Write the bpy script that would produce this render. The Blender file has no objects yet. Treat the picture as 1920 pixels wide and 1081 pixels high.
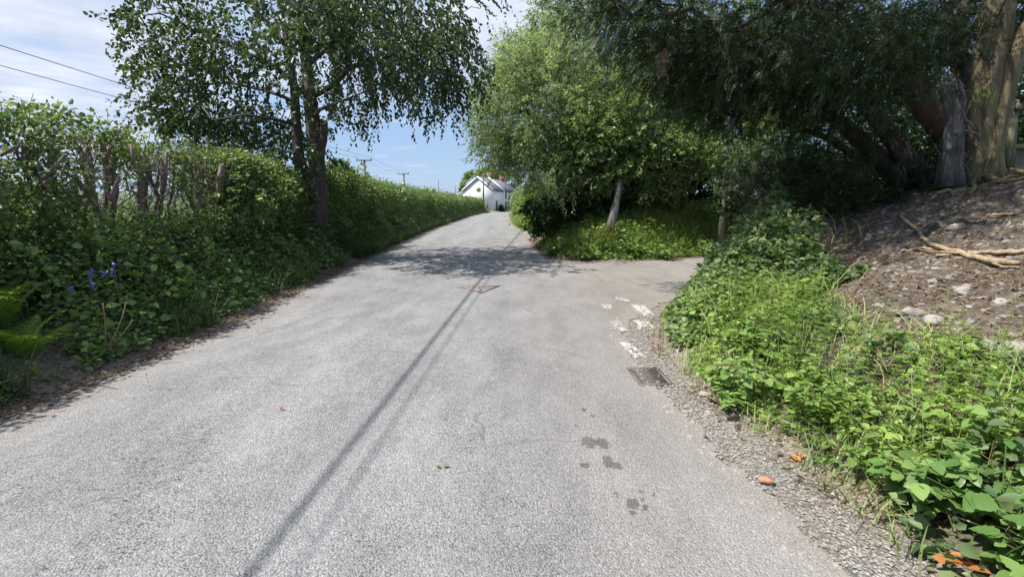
import bpy, math, random
import numpy as np
from mathutils import Vector
R = np.random.default_rng(11)
random.seed(5)
scene = bpy.context.scene
COL = scene.collection
PITCH = math.radians(9.99); F = 900.0; CH = 1.6

# ------------------------------------------------------------------ geometry of the view: turns a photo pixel into a place
def ray(px, py):
    x = (px-960)/F; y = (540.5-py)/F
    c, s = math.cos(PITCH), math.sin(PITCH)
    return np.array([x, c+y*s, -s+y*c])
def at(px, py, Y):
    d = ray(px, py); t = Y/d[1]
    return np.array([d[0]*t, Y, CH+d[2]*t])
def gp(px, py, z=0.0):
    d = ray(px, py); t = (z-CH)/d[2]
    return np.array([d[0]*t, d[1]*t, z])

# ------------------------------------------------------------------ noise
def vnoise(x, y, seed=0):
    x = np.asarray(x, float); y = np.asarray(y, float)
    xi = np.floor(x).astype(np.int64); yi = np.floor(y).astype(np.int64)
    fx = x-xi; fy = y-yi; fx = fx*fx*(3-2*fx); fy = fy*fy*(3-2*fy)
    def h(a, b):
        n = (a*374761393+b*668265263+seed*1442695041) & 0x7fffffff
        n = ((n ^ (n >> 13))*1274126177) & 0x7fffffff
        return ((n ^ (n >> 16)) & 0xffff)/65535.0
    return (h(xi, yi)*(1-fx)+h(xi+1, yi)*fx)*(1-fy)+(h(xi, yi+1)*(1-fx)+h(xi+1, yi+1)*fx)*fy
def fnoise(x, y, seed=0, o=3):
    r = 0; a = .5; f = 1
    for k in range(o):
        r = r+a*vnoise(x*f, y*f, seed+k*17); a *= .5; f *= 2.03
    return r/(1-.5**o)
def sstep(a, b, x):
    t = np.clip((x-a)/(b-a), 0, 1); return t*t*(3-2*t)

# ------------------------------------------------------------------ mesh building
class MB:
    def __init__(s): s.V = []; s.Q = []; s.T = []; s.n = 0; s.mi = []; s.mt = []
    def add(s, V, F, m=0):
        V = np.asarray(V, float).reshape(-1, 3); F = np.asarray(F, np.int64)
        if F.shape[1] == 4: s.Q.append(F+s.n); s.mi.append(np.full(len(F), m, np.int32))
        else: s.T.append(F+s.n); s.mt.append(np.full(len(F), m, np.int32))
        s.V.append(V); s.n += len(V)
    def box(s, x0, x1, y0, y1, z0, z1, fn=None):
        V = np.array([[x, y, z] for z in (z0, z1) for y in (y0, y1) for x in (x0, x1)], float)
        if fn: V = np.array([fn(*v) for v in V])
        s.add(V, [[0, 2, 3, 1], [4, 5, 7, 6], [0, 1, 5, 4], [2, 6, 7, 3], [0, 4, 6, 2], [1, 3, 7, 5]])
    def prism(s, poly, e0, e1):
        # poly: list of 3D points (planar), extruded by vector difference
        P = np.asarray(poly, float); n = len(P); ex = np.asarray(e1, float)
        V = np.vstack([P+np.asarray(e0, float), P+ex]); c0 = P.mean(0)+np.asarray(e0, float); c1 = P.mean(0)+ex
        V = np.vstack([V, c0, c1])
        q = [[i, (i+1) % n, n+(i+1) % n, n+i] for i in range(n)]
        t = [[(i+1) % n, i, 2*n] for i in range(n)]+[[n+i, n+(i+1) % n, 2*n+1] for i in range(n)]
        b = s.n; s.add(V, q); s.T.append(np.array(t)+b); s.mt.append(np.zeros(len(t), np.int32))
    def tube(s, P, r, sides=6, cap=True, rough=0, m=0, flute=0):
        P = np.asarray(P, float); n = len(P); r = np.broadcast_to(np.asarray(r, float), (n,))
        T = np.gradient(P, axis=0); T /= np.linalg.norm(T, axis=1)[:, None]+1e-9
        u = np.cross(T[0], [0.31, .17, .93]);
        if np.linalg.norm(u) < .05: u = np.cross(T[0], [1, 0, 0])
        u /= np.linalg.norm(u); a = np.arange(sides)*2*math.pi/sides
        ca, sa = np.cos(a)[:, None], np.sin(a)[:, None]
        V = np.empty((n, sides, 3))
        for i in range(n):
            u = u-T[i]*np.dot(u, T[i]); u /= np.linalg.norm(u)+1e-9
            w = np.cross(T[i], u); rr = r[i]*np.ones((sides, 1))
            if flute: rr = rr*(1+flute*(np.sin(5*a+i*.35)*.6+np.sin(9*a-i*.2+1.7)*.4)[:, None])
            if rough: rr = rr*(1+rough*(R.random((sides, 1))-.5)*2)
            V[i] = P[i]+(ca*u+sa*w)*rr
        i = np.arange(n-1)[:, None]*sides; j = np.arange(sides)[None]; k = (j+1) % sides
        Fq = np.stack([i+j, i+k, i+sides+k, i+sides+j], -1).reshape(-1, 4)
        b = s.n; s.add(V, Fq, m)
        if cap and sides > 3:
            for base, cen, fl in ((0, P[0], 1), ((n-1)*sides, P[-1], 0)):
                idx = np.arange(sides)+b+base; c = s.n
                s.V.append(np.asarray(cen, float).reshape(1, 3)); s.n += 1
                t = np.stack([idx, np.roll(idx, -1), np.full(sides, c)], -1)
                if fl: t = t[:, ::-1]
                s.T.append(t); s.mt.append(np.full(len(t), m, np.int32))
    def blob(s, c, rad, seed=0, amp=.25, nu=9, nv=6):
        rg = np.random.default_rng(seed)
        ph = rg.random(6)*6.28
        th = np.linspace(0, math.pi, nv+1)[1:-1]; az = np.arange(nu)*2*math.pi/nu
        D = [[0, 0, 1]]+[[math.sin(t)*math.cos(a), math.sin(t)*math.sin(a), math.cos(t)] for t in th for a in az]+[[0, 0, -1]]
        D = np.array(D); f = 1+amp*(np.sin(D@[2.1, 1.3, .7]*1.7+ph[0])*.5+np.sin(D@[-1.1, 2.3, 1.9]*2+ph[1])*.5+rg.normal(0, .22, len(D)))
        V = np.asarray(c)+D*f[:, None]*np.asarray(rad)
        m = len(th); q = []; t = []
        for i in range(m-1):
            for j in range(nu):
                a = 1+i*nu+j; b2 = 1+i*nu+(j+1) % nu; q.append([a, a+nu, b2+nu, b2])
        for j in range(nu):
            t.append([0, 1+j, 1+(j+1) % nu]); e = 1+(m-1)*nu; t.append([len(V)-1, e+(j+1) % nu, e+j])
        b = s.n; s.add(V, q); s.T.append(np.array(t)+b); s.mt.append(np.zeros(len(t), np.int32))
    def build(s, name, mat, parent=None, smooth=False, attrs=None, world=True):
        V = np.vstack(s.V) if s.V else np.zeros((0, 3))
        Q = np.vstack(s.Q) if s.Q else np.zeros((0, 4), np.int64); T = np.vstack(s.T) if s.T else np.zeros((0, 3), np.int64)
        me = bpy.data.meshes.new(name)
        me.vertices.add(len(V)); me.vertices.foreach_set('co', V.astype(np.float32).ravel())
        L = np.concatenate([Q.ravel(), T.ravel()]).astype(np.int32)
        me.loops.add(len(L)); me.loops.foreach_set('vertex_index', L)
        st = np.concatenate([np.arange(len(Q))*4, len(Q)*4+np.arange(len(T))*3]).astype(np.int32)
        me.polygons.add(len(st)); me.polygons.foreach_set('loop_start', st)
        mats = mat if isinstance(mat, (list, tuple)) else [mat]
        for m in mats: me.materials.append(m)
        if len(mats) > 1:
            mi = np.concatenate(s.mi+s.mt).astype(np.int32); me.polygons.foreach_set('material_index', mi)
        if smooth: me.polygons.foreach_set('use_smooth', np.ones(len(st), bool))
        for k, v in (attrs or {}).items():
            at_ = me.attributes.new(k, 'FLOAT', 'POINT'); at_.data.foreach_set('value', np.asarray(v, np.float32))
        me.update(calc_edges=True); me.validate()
        o = bpy.data.objects.new(name, me); COL.objects.link(o)
        if parent is not None:
            o.parent = parent
            if world: o.location = -Vector(parent.location)
        return o

def thing(name, label, cat, loc=(0, 0, 0), group=None):
    o = bpy.data.objects.new(name, None); COL.objects.link(o); o.location = [float(v) for v in loc]; o.empty_display_size = .1
    return tag(o, label, cat, group)
def tag(o, label=None, cat=None, group=None, kind=None):
    if label: o['label'] = label
    if cat: o['category'] = cat
    if group: o['group'] = group
    if kind: o['kind'] = kind
    return o
def copy_tree(o, parent=None):
    c = o.copy(); COL.objects.link(c)
    if parent is not None: c.parent = parent
    for ch in list(o.children): copy_tree(ch, c)
    return c
def unit(v): return v/(np.linalg.norm(v, axis=-1, keepdims=True)+1e-9)

# ------------------------------------------------------------------ foliage
OV = np.array([[0, 0, 0], [.34, .5, .10], [.70, .36, .06], [1, 0, -.10], [.70, -.36, .06], [.34, -.5, .10]])
OVF = np.array([[0, 3, 2, 1], [0, 5, 4, 3]])
DI = np.array([[0, 0, 0], [.5, .5, .06], [1, 0, 0], [.5, -.5, .06]]); DIF = np.array([[0, 3, 2, 1]])
def round_tpl():
    # toothed ovate leaf: midrib points and a serrated margin either side
    n = 9; V = []; Fq = []
    for k in range(n+1):
        t = k/n; w = .5*math.sin(min(1, t*1.02)**.72*math.pi)**.75 if 0 < k < n else 0
        w *= (1.0 if k % 2 else .90); zc = .03-.16*t*t
        V += [[t, 0, zc-.015], [t-.03*(k % 2), w, zc+.10*w*2*.5+.012*(-1)**k], [t-.03*(k % 2), -w, zc+.10*w*2*.5-.012*(-1)**k]]
    for k in range(n):
        a, b = 3*k, 3*k+3; Fq += [[a, b, b+1, a+1], [a, a+2, b+2, b]]
    return np.array(V), np.array(Fq)
RD, RDF = round_tpl()
def leaves(mb, P, D, size, asp=.7, simple=False, upbias=.8, m=0, roll=.9):
    n = len(P)
    if n == 0: return
    D = unit(D); N = R.normal(0, roll, (n, 3)); N[:, 2] += upbias*1.3
    N = unit(N-D*(N*D).sum(1)[:, None]); B = np.cross(N, D)
    t, f = (DI, DIF) if simple is True else (RD, RDF) if simple == 'round' else (OV, OVF)
    S = np.broadcast_to(np.asarray(size, float), (n,))[:, None, None]
    V = P[:, None]+S*(t[None, :, 0:1]*D[:, None]+asp*t[None, :, 1:2]*B[:, None]+t[None, :, 2:3]*N[:, None])
    k = len(t); Fc = (np.arange(n)[:, None, None]*k+f[None]).reshape(-1, 4)
    mb.add(V.reshape(-1, 3), Fc, m)
def sticks(mb, A, B, r, m=0):
    # thin three sided twigs from A to B
    n = len(A)
    if n == 0: return
    T = unit(B-A); u = unit(np.cross(T, R.normal(0, 1, (n, 3)))); w = np.cross(T, u); r = np.broadcast_to(np.asarray(r, float), (n,))[:, None]
    ring = [u, -.5*u+.87*w, -.5*u-.87*w]
    V = np.stack([A+r*v for v in ring]+[B+r*.45*v for v in ring], 1)
    f = np.array([[0, 1, 4, 3], [1, 2, 5, 4], [2, 0, 3, 5]])
    mb.add(V.reshape(-1, 3), (np.arange(n)[:, None, None]*6+f[None]).reshape(-1, 4), m)
def grass(mb, P, h, w=.006, lean=.5, m=0, droop=.5):
    n = len(P)
    if n == 0: return
    a = R.random(n)*6.283; d = np.stack([np.cos(a), np.sin(a), np.zeros(n)], 1); s = np.stack([-np.sin(a), np.cos(a), np.zeros(n)], 1)
    h = np.broadcast_to(np.asarray(h, float), (n,))*(.6+.6*R.random(n)); l = lean*h*R.random(n)
    z = np.array([0, 0, 1.0]); w = w*(.6+.8*R.random(n)); dr = droop*R.random(n)
    def pt(t): return P+d*(l*t*t*1.6)[:, None]+z*(h*(t-dr*t*t*.6))[:, None]
    rows = []
    for t, k in ((0, 1.0), (.45, .9), (.8, .6)):
        c = pt(t); rows += [c-s*(w*k/2)[:, None], c+s*(w*k/2)[:, None]]
    rows.append(pt(1.0))
    V = np.stack(rows, 1); i = np.arange(n)[:, None, None]*7
    b = mb.n; mb.add(V.reshape(-1, 3), (i+np.array([[0, 1, 3, 2], [2, 3, 5, 4]])[None]).reshape(-1, 4), m)
    t = (i+np.array([[4, 5, 6]])[None]).reshape(-1, 3); mb.T.append(t+b); mb.mt.append(np.full(len(t), m, np.int32))

def ell(n, ells, shell=.35):
    # points in a union of ellipsoids (centre, radii, weight), denser towards the skin
    w = np.array([e[2] for e in ells], float); w /= w.sum(); out = []
    for e, k in zip(ells, R.multinomial(n, w)):
        d = unit(R.normal(0, 1, (k, 3))); r = (shell+(1-shell)*R.random(k))**.6
        out.append(np.asarray(e[0])+d*r[:, None]*np.asarray(e[1]))
    return np.vstack(out)

def grow(limbs, A, bark, sides=5, r_tip=.004, power=2.3, sag=.12, wob=.05, step=.35, rmax=.12):
    # limbs: list of (points, radii) drawn as they are; A: points the branches have to reach.  Returns tips and outward directions
    N = []; par = []; fixed = []
    for P, rad in limbs:
        P = np.asarray(P, float)
        bark.tube(P, rad, 10 if max(rad) > .08 else 7, rough=.06)
        for k in range(len(P)-1):
            m = max(1, int(np.linalg.norm(P[k+1]-P[k])/.25))
            for j in range(m):
                t = j/m; N.append(P[k]*(1-t)+P[k+1]*t); par.append(-1); fixed.append(1)
        N.append(P[-1]); par.append(-1); fixed.append(1)
    N = np.array(N); base = len(N); cap = base+len(A)*14
    NN = np.zeros((cap, 3)); NN[:base] = N; par = par+[0]*(cap-base); dep = np.zeros(cap); cnt = base
    d0 = np.min(np.linalg.norm(A[:, None]-N[None, ::3], axis=2), axis=1); order = np.argsort(d0)
    tips = []; dirs = []; chains = []
    for ai in order:
        a = A[ai]; d = np.linalg.norm(NN[:cnt]-a, axis=1)
        cost = d+.25*dep[:cnt]+np.where(NN[:cnt, 2] > a[2]+.4, .4*(NN[:cnt, 2]-a[2]-.4), 0)
        p = int(np.argmin(cost)); L = d[p]; m = min(12, max(1, int(L/step)))
        s = NN[p]; prev = p; ch = [p]
        side = unit(np.cross(a-s, R.normal(0, 1, 3)))*L*wob*R.normal()
        for j in range(1, m+1):
            t = j/m; q = s*(1-t)+a*t+side*math.sin(t*math.pi)+np.array([0, 0, sag*L*math.sin(t*math.pi)])
            if m > 2 and j < m: q = q+R.normal(0, .03*step*2, 3)
            NN[cnt] = q; par[cnt] = prev; dep[cnt] = dep[prev]+L/m; prev = cnt; ch.append(cnt); cnt += 1
        tips.append(a); dirs.append(NN[prev]-NN[ch[-2]]); chains.append(ch)
    load = np.zeros(cnt)
    for ch in chains: load[ch[-1]] += 1
    for i in range(cnt-1, base-1, -1):
        if par[i] >= base: load[par[i]] += load[i]
    rad = np.minimum(r_tip*np.maximum(load, 1)**(1/power)*1.6, rmax)
    for ch in chains:
        r = rad[ch].copy(); r[0] = r[1]*1.15 if ch[0] < base else min(r[0], r[1]*1.3); r[-1] = max(r[-1]*.6, r_tip*.5)
        bark.tube(NN[ch], r, sides if r[0] > .012 else 4, cap=False)
    mids = np.array([NN[c] for ch in chains for c in ch[-3:]])
    return np.array(tips), unit(np.array(dirs)), mids

def clothe(mb, tips, dirs, centre, twigs=5, per=9, tl=.35, ls=.09, asp=.65, droop=.3, out=.5, spread=.8, simple=False, twig_m=None, jit=.12, upbias=.8):
    n = len(tips); T = np.repeat(tips, twigs, 0)+R.normal(0, jit, (n*twigs, 3))
    D = np.repeat(dirs, twigs, 0)*.5+unit(T-centre)*out+R.normal(0, spread*.6, (n*twigs, 3)); D[:, 2] -= droop*.5
    D = unit(D); L = tl*(.6+.8*R.random(len(T)))
    end = T+D*L[:, None]; end[:, 2] -= droop*L*.6
    if twig_m is not None: sticks(mb, T, end, .0035, twig_m)
    t = np.tile((np.arange(per)+.6)/per, len(T))[:, None]
    A = np.repeat(T, per, 0); E = np.repeat(end, per, 0); DD = np.repeat(D, per, 0)
    P = A*(1-t)+E*t; P[:, 2] += .1*droop*np.repeat(L, per)*np.sin(t[:, 0]*3.14)
    sd = unit(np.cross(DD, R.normal(0, 1, DD.shape)))
    LD = DD*.55+sd*.8; LD[:, 2] -= droop*.6
    leaves(mb, P, LD, ls*(.65+.6*R.random(len(P))), asp, simple, upbias)

# ------------------------------------------------------------------ materials
def mat(name):
    m = bpy.data.materials.new(name); m.use_nodes = True; nt = m.node_tree
    return m, nt, nt.nodes['Principled BSDF'], nt.nodes['Material Output']
class NT:
    def __init__(s, nt): s.nt = nt
    def __call__(s, typ, ins=None, **kw):
        n = s.nt.nodes.new(typ)
        for k, v in kw.items(): setattr(n, k, v)
        for k, v in (ins or {}).items(): s.put(n.inputs[k], v)
        return n
    def put(s, sock, v):
        if isinstance(v, bpy.types.NodeSocket): s.nt.links.new(v, sock)
        elif isinstance(v, (tuple, list)) and len(v) == 3 and len(sock.default_value) == 4: sock.default_value = (*v, 1)
        else: sock.default_value = v
    def math(s, op, a, b=0.0, clamp=False):
        n = s.nt.nodes.new('ShaderNodeMath'); n.operation = op; n.use_clamp = clamp
        s.put(n.inputs[0], a); s.put(n.inputs[1], b); return n.outputs[0]
    def ramp(s, fac, stops, interp='LINEAR'):
        n = s.nt.nodes.new('ShaderNodeValToRGB'); n.color_ramp.interpolation = interp; e = n.color_ramp.elements
        while len(e) < len(stops): e.new(.5)
        for i, (p, c) in enumerate(stops):
            e[i].position = p; e[i].color = (*c, 1) if len(c) == 3 else c
        s.put(n.inputs[0], fac); return n.outputs[0]
    def rng(s, v, a, b, c=0.0, d=1.0):
        n = s.nt.nodes.new('ShaderNodeMapRange'); s.put(n.inputs[0], v)
        for i, q in enumerate((a, b, c, d)): n.inputs[i+1].default_value = q
        return n.outputs[0]
    def mix(s, f, a, b, mode='MIX'):
        n = s.nt.nodes.new('ShaderNodeMix'); n.data_type = 'RGBA'; n.blend_type = mode
        s.put(n.inputs[0], f); s.put(n.inputs[6], a); s.put(n.inputs[7], b); return n.outputs[2]
    def noise(s, vec, scale, detail=3, rough=.55, dist=0):
        n = s.nt.nodes.new('ShaderNodeTexNoise'); s.put(n.inputs['Vector'], vec)
        n.inputs['Scale'].default_value = scale; n.inputs['Detail'].default_value = detail
        n.inputs['Roughness'].default_value = rough; n.inputs['Distortion'].default_value = dist; return n.outputs[0]
    def voro(s, vec, scale, feature='F1', out='Distance', rand=1.0):
        n = s.nt.nodes.new('ShaderNodeTexVoronoi'); n.feature = feature; s.put(n.inputs['Vector'], vec)
        n.inputs['Scale'].default_value = scale; n.inputs['Randomness'].default_value = rand; return n.outputs[out]
    def pos(s): return s.nt.nodes.new('ShaderNodeNewGeometry').outputs['Position']
    def attr(s, name):
        n = s.nt.nodes.new('ShaderNodeAttribute'); n.attribute_name = name; return n.outputs['Fac']
    def scale(s, vec, sc):
        n = s.nt.nodes.new('ShaderNodeMapping'); s.put(n.inputs['Vector'], vec); n.inputs['Scale'].default_value = sc; return n.outputs[0]
    def bump(s, h, strength=.5, dist=.01, normal=None):
        n = s.nt.nodes.new('ShaderNodeBump'); n.inputs['Strength'].default_value = strength; n.inputs['Distance'].default_value = dist
        s.put(n.inputs['Height'], h)
        if normal is not None: s.put(n.inputs['Normal'], normal)
        return n.outputs[0]
def leaf_mat(name, cols, trans=.35, rough=.5, clump=1.3, tcol=1.5, spec=.35):
    m, nt, b, o = mat(name); g = NT(nt); geo = nt.nodes.new('ShaderNodeNewGeometry')
    if not any(w in name for w in ('conifer', 'shade', 'dead', 'dry', 'elm')): cols = [tuple(min(.42, v*1.3+.008) for v in c) for c in cols]
    k = len(cols); c = g.ramp(geo.outputs['Random Per Island'], [(i/(k-1), x) for i, x in enumerate(cols)])
    nz = g.noise(geo.outputs['Position'], clump, 2)
    hsv = g('ShaderNodeHueSaturation', {'Color': c, 'Value': g.rng(nz, .3, .7, .72, 1.26), 'Hue': g.rng(nz, .3, .7, .51, .485)}).outputs[0]
    g.put(b.inputs['Base Color'], hsv); b.inputs['Roughness'].default_value = rough; b.inputs['Specular IOR Level'].default_value = spec
    tc = g.mix(1.0, hsv, (tcol*1.05, tcol*1.1, tcol*.45), 'MULTIPLY')
    t = g('ShaderNodeBsdfTranslucent', {'Color': tc}); mx = g('ShaderNodeMixShader', {0: trans, 1: b.outputs[0], 2: t.outputs[0]})
    nt.links.new(mx.outputs[0], o.inputs['Surface']); return m
def bark_mat(name, c1, c2, c3=None, sc=8, stretch=.25, rough=.9, bump=.6):
    m, nt, b, o = mat(name); g = NT(nt); p = g.pos(); v = g.scale(p, (1, 1, stretch))
    n1 = g.noise(v, sc, 5, .65, .4); n2 = g.noise(p, sc*.25, 3)
    c = g.ramp(n1, [(.3, c1), (.7, c2)])
    if c3: c = g.mix(g.rng(n2, .5, .68), c, c3)
    g.put(b.inputs['Base Color'], c); b.inputs['Roughness'].default_value = rough
    g.put(b.inputs['Normal'], g.bump(n1, bump, .03)); return m
def plain(name, c, rough=.6, var=.15, sc=6, metal=0, bump=0):
    m, nt, b, o = mat(name); g = NT(nt); n = g.noise(g.pos(), sc, 4, .6)
    lo = tuple(x*(1-var) for x in c); hi = tuple(min(1, x*(1+var)) for x in c)
    g.put(b.inputs['Base Color'], g.ramp(n, [(.3, lo), (.7, hi)])); b.inputs['Roughness'].default_value = rough; b.inputs['Metallic'].default_value = metal
    if bump: g.put(b.inputs['Normal'], g.bump(n, bump, .02))
    return m
M = {}
M['elm'] = leaf_mat('elm_leaf', [(.038, .062, .028), (.062, .095, .042), (.105, .14, .068)], .30, .38)
M['hedge'] = leaf_mat('hedge_leaf', [(.045, .078, .027), (.085, .135, .044), (.165, .215, .08)], .32, .45)
M['willow'] = leaf_mat('willow_leaf', [(.120, .170, .088), (.175, .228, .125), (.27, .31, .195)], .38, .5)
M['hazel'] = leaf_mat('hazel_leaf', [(.07, .115, .042), (.115, .17, .062), (.20, .25, .10)], .36, .45)
M['ash'] = leaf_mat('ash_leaf', [(.06, .13, .02), (.09, .17, .03), (.13, .21, .05)], .4, .45)
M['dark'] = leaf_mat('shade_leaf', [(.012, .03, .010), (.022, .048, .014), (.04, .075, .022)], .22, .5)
M['conifer'] = leaf_mat('conifer_spray', [(.016, .031, .010), (.029, .052, .015), (.058, .092, .026)], .15, .55, tcol=1.2)
M['bright'] = leaf_mat('sunlit_weed_leaf', [(.085, .155, .032), (.14, .23, .048), (.24, .325, .085)], .36, .42)
M['bramble'] = leaf_mat('bramble_leaf', [(.07, .14, .032), (.115, .20, .05), (.18, .27, .075)], .3, .4)
M['nettle'] = leaf_mat('nettle_leaf', [(.05, .095, .038), (.10, .155, .058), (.20, .25, .105)], .3, .5)
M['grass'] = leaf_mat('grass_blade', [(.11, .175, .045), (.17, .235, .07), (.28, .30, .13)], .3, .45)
M['shadegrass'] = leaf_mat('shade_grass_blade', [(.05, .085, .025), (.07, .115, .035), (.12, .15, .06)], .3, .45)  # darker copy of the grass greens, shade of the left bank put into the colour
M['drygrass'] = leaf_mat('dry_grass', [(.26, .19, .10), (.36, .28, .15), (.45, .37, .22)], .25, .6, tcol=1)
M['fern'] = leaf_mat('fern_leaf', [(.095, .17, .028), (.14, .23, .038), (.20, .30, .06)], .45, .45)
M['litter'] = leaf_mat('dead_leaf', [(.10, .06, .035), (.20, .13, .075), (.33, .24, .15)], .1, .7, tcol=1)
M['orange'] = leaf_mat('orange_dead_leaf', [(.42, .14, .045), (.52, .20, .07), (.60, .28, .10)], .2, .6, tcol=1)
M['blue'] = plain('bluebell_petal', (.16, .13, .62), .5, .25, 30)
M['navy'] = plain('dark_bluebell_petal', (.035, .03, .13), .5, .3, 30)
M['stem'] = plain('pale_stem', (.22, .23, .10), .6, .2, 20)
M['darkstem'] = plain('green_stem', (.06, .10, .03), .6, .2, 20)
M['cane'] = plain('cane', (.13, .11, .05), .6, .3, 15)
M['bark_elm'] = bark_mat('grey_bark', (.045, .040, .036), (.12, .105, .09), (.07, .085, .05), 7)
M['bark_hedge'] = bark_mat('hedge_wood', (.07, .055, .045), (.24, .19, .155), (.15, .125, .10), 14)
M['bark_birch'] = bark_mat('birch_bark', (.08, .07, .058), (.27, .24, .20), (.13, .125, .09), 6, .6)
M['bark_dark'] = bark_mat('dark_bark', (.03, .026, .022), (.075, .062, .05), None, 8)
M['bark_red'] = bark_mat('reddish_bark', (.035, .022, .014), (.10, .058, .034), (.06, .055, .03), 12, .3, bump=1.0)
M['bark_conifer'] = bark_mat('conifer_bark', (.05, .040, .024), (.26, .215, .125), (.17, .175, .065), 11, .14, bump=1.0)
M['bark_grey'] = bark_mat('weathered_wood', (.06, .058, .055), (.25, .24, .225), (.11, .095, .08), 16, .12, bump=.9)
M['stickwood'] = bark_mat('dry_branch_wood', (.20, .14, .085), (.44, .335, .215), None, 20, .6)
M['stone'] = plain('bank_stone', (.25, .225, .20), .85, .35, 12, 0, .6)
M['palestone'] = plain('pale_stone', (.30, .275, .245), .8, .2, 14, 0, .4)
M['brick'] = plain('brick_fragment', (.42, .20, .13), .85, .25, 30, 0, .5)
M['iron'] = plain('rusty_cast_iron', (.15, .13, .12), .7, .35, 40, .3, .4)
M['void'] = plain('drain_void', (.006, .006, .006), .9, .2)
M['render'] = plain('white_render', (.80, .78, .74), .8, .05, 1.2)
M['slate'] = plain('roof_slate', (.14, .14, .155), .6, .22, 1.5)
M['white'] = plain('white_paint', (.82, .82, .80), .5, .04)
M['glass'] = plain('window_glass', (.03, .035, .04), .12, .2)
M['darkpaint'] = plain('dark_paint', (.035, .035, .04), .5, .2)
M['redbrick'] = plain('red_chimney_brick', (.25, .125, .10), .85, .2, 5)
M['claypot'] = plain('clay_pot', (.24, .14, .11), .8, .2, 10)
M['pole'] = plain('pole_wood', (.12, .10, .085), .85, .25, 3)
M['cable'] = plain('cable_black', (.03, .03, .035), .6, .1)
M['metal'] = plain('grey_metal', (.22, .23, .24), .5, .15)
M['post'] = bark_mat('post_wood', (.10, .09, .06), (.26, .235, .16), (.17, .19, .10), 14, .15)
M['panel'] = plain('mossy_concrete', (.22, .215, .14), .85, .25, 6, 0, .3)
M['shed'] = plain('dark_shed_cladding', (.16, .18, .21), .6, .15)
# ------------------------------------------------------------------ lie of the land
XLt = [(-30, -3.95), (3, -3.85), (6, -3.75), (9, -4.0), (15, -4.3), (30, -5.0), (60, -5.4), (80, -5.0), (92, -3.5), (100, -1.8), (110, 1.7), (125, 9), (140, 17)]
XRt = [(-30, 1.6), (0, 1.52), (2, 1.42), (4, 1.3), (6, 1.25), (13, 1.0), (20, .75), (40, -.15), (60, -.3), (76, 0), (90, 1.8), (100, 4.0), (110, 8.0), (125, 16), (140, 25)]
def XL(Y): return np.interp(Y, [a for a, b in XLt], [b for a, b in XLt])
def XR(Y): return np.interp(Y, [a for a, b in XRt], [b for a, b in XRt])
SIDE = np.array([(-1.5, 9.95), (1.5, 10.3), (4, 11.15), (8, 12.9), (13, 15.3), (20, 18.2), (34, 22)]); SW = 2.3
def side_sd(X, Y):
    X = np.asarray(X, float); Y = np.asarray(Y, float); best = np.full(np.broadcast(X, Y).shape, 1e9)
    for a, b in zip(SIDE[:-1], SIDE[1:]):
        ab = b-a; t = np.clip(((X-a[0])*ab[0]+(Y-a[1])*ab[1])/(ab@ab), 0, 1)
        best = np.minimum(best, np.hypot(X-a[0]-t*ab[0], Y-a[1]-t*ab[1]))
    return best-SW
def road_sd(X, Y):
    m = np.maximum(XL(Y)-X, X-XR(Y)); s = side_sd(X, Y); k = 3.4
    s = np.where(np.asarray(X) < -1.4, s+3, s)
    h = np.maximum(k-np.abs(m-s), 0)/k
    h = h*sstep(-1, .6, X)
    return np.minimum(m, s)-h*h*k*.25
def sideY(X): return np.interp(X, SIDE[:, 0], SIDE[:, 1])
def ground_z(X, Y):
    X = np.asarray(X, float); Y = np.asarray(Y, float); d = road_sd(X, Y); dp = np.maximum(d, 0)
    n = fnoise(X*1.3, Y*1.3, 3)-.5; nf = fnoise(X*6, Y*6, 9, 2)-.5
    left = .78*sstep(.1, 1.7, dp)
    dm = X-XR(Y); ds = side_sd(X, Y); t = np.maximum(dm-.45, 0); near = np.where(t < 4.6, .415*t, .415*4.6+.16*(t-4.6)); near = np.minimum(near, 3.2)
    near = np.minimum(near, np.minimum(1.25*np.maximum(ds-.25, 0), 1.4*np.maximum(dp-.3, 0)))
    far = 1.25*sstep(.05, 1.9, dp)+.05*np.minimum(dp, 12)*sstep(2, 6, dp)
    right = np.where(Y < sideY(X), near, far)
    z = np.where(X < (XL(Y)+XR(Y))/2, left, right)
    clod = fnoise(X*2.7, Y*2.7, 14, 4)-.5; z = z+(n*.28+nf*.05)*np.clip(z, 0, 1)+np.where((X > 0) & (Y < sideY(X)), clod*.20+nf*.05, 0)*np.clip(z*1.2, 0, 1)
    z = z-.012*np.maximum(Y-60, 0)*0
    return np.where(d < 0, np.maximum(d*.12, -.02)-.004, z-.004+.0*d)

def cum(lo, hi, spec):
    # spec: function step(v)
    out = [lo]
    while out[-1] < hi: out.append(out[-1]+spec(out[-1]))
    return np.array(out)
gx = cum(-9, 11, lambda v: .07 if -4.6 < v < 6 else .11)
gx = np.concatenate([-9-np.geomspace(.2, 2500, 40)[::-1], gx, gx[-1]+np.geomspace(.2, 2500, 40)])
gy = cum(-6, 20, lambda v: .07 if 1 < v < 9 else .11)
gy = np.concatenate([-6-np.geomspace(.2, 300, 14)[::-1], gy, gy[-1]+np.geomspace(.15, 3500, 110)])
GX, GY = np.meshgrid(gx, gy); sd = road_sd(GX, GY); GZ = ground_z(GX, GY)
far_drop = sstep(140, 600, np.hypot(GX, GY))
GZ = GZ-far_drop*3
nx, ny = len(gx), len(gy)
idx = np.arange(nx*ny).reshape(ny, nx)
gf = np.stack([idx[:-1, :-1], idx[:-1, 1:], idx[1:, 1:], idx[1:, :-1]], -1).reshape(-1, 4)
def is_near_right(X, Y): return (X > (XL(Y)+XR(Y))/2) & (Y < sideY(X))
nr = is_near_right(GX, GY)
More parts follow.
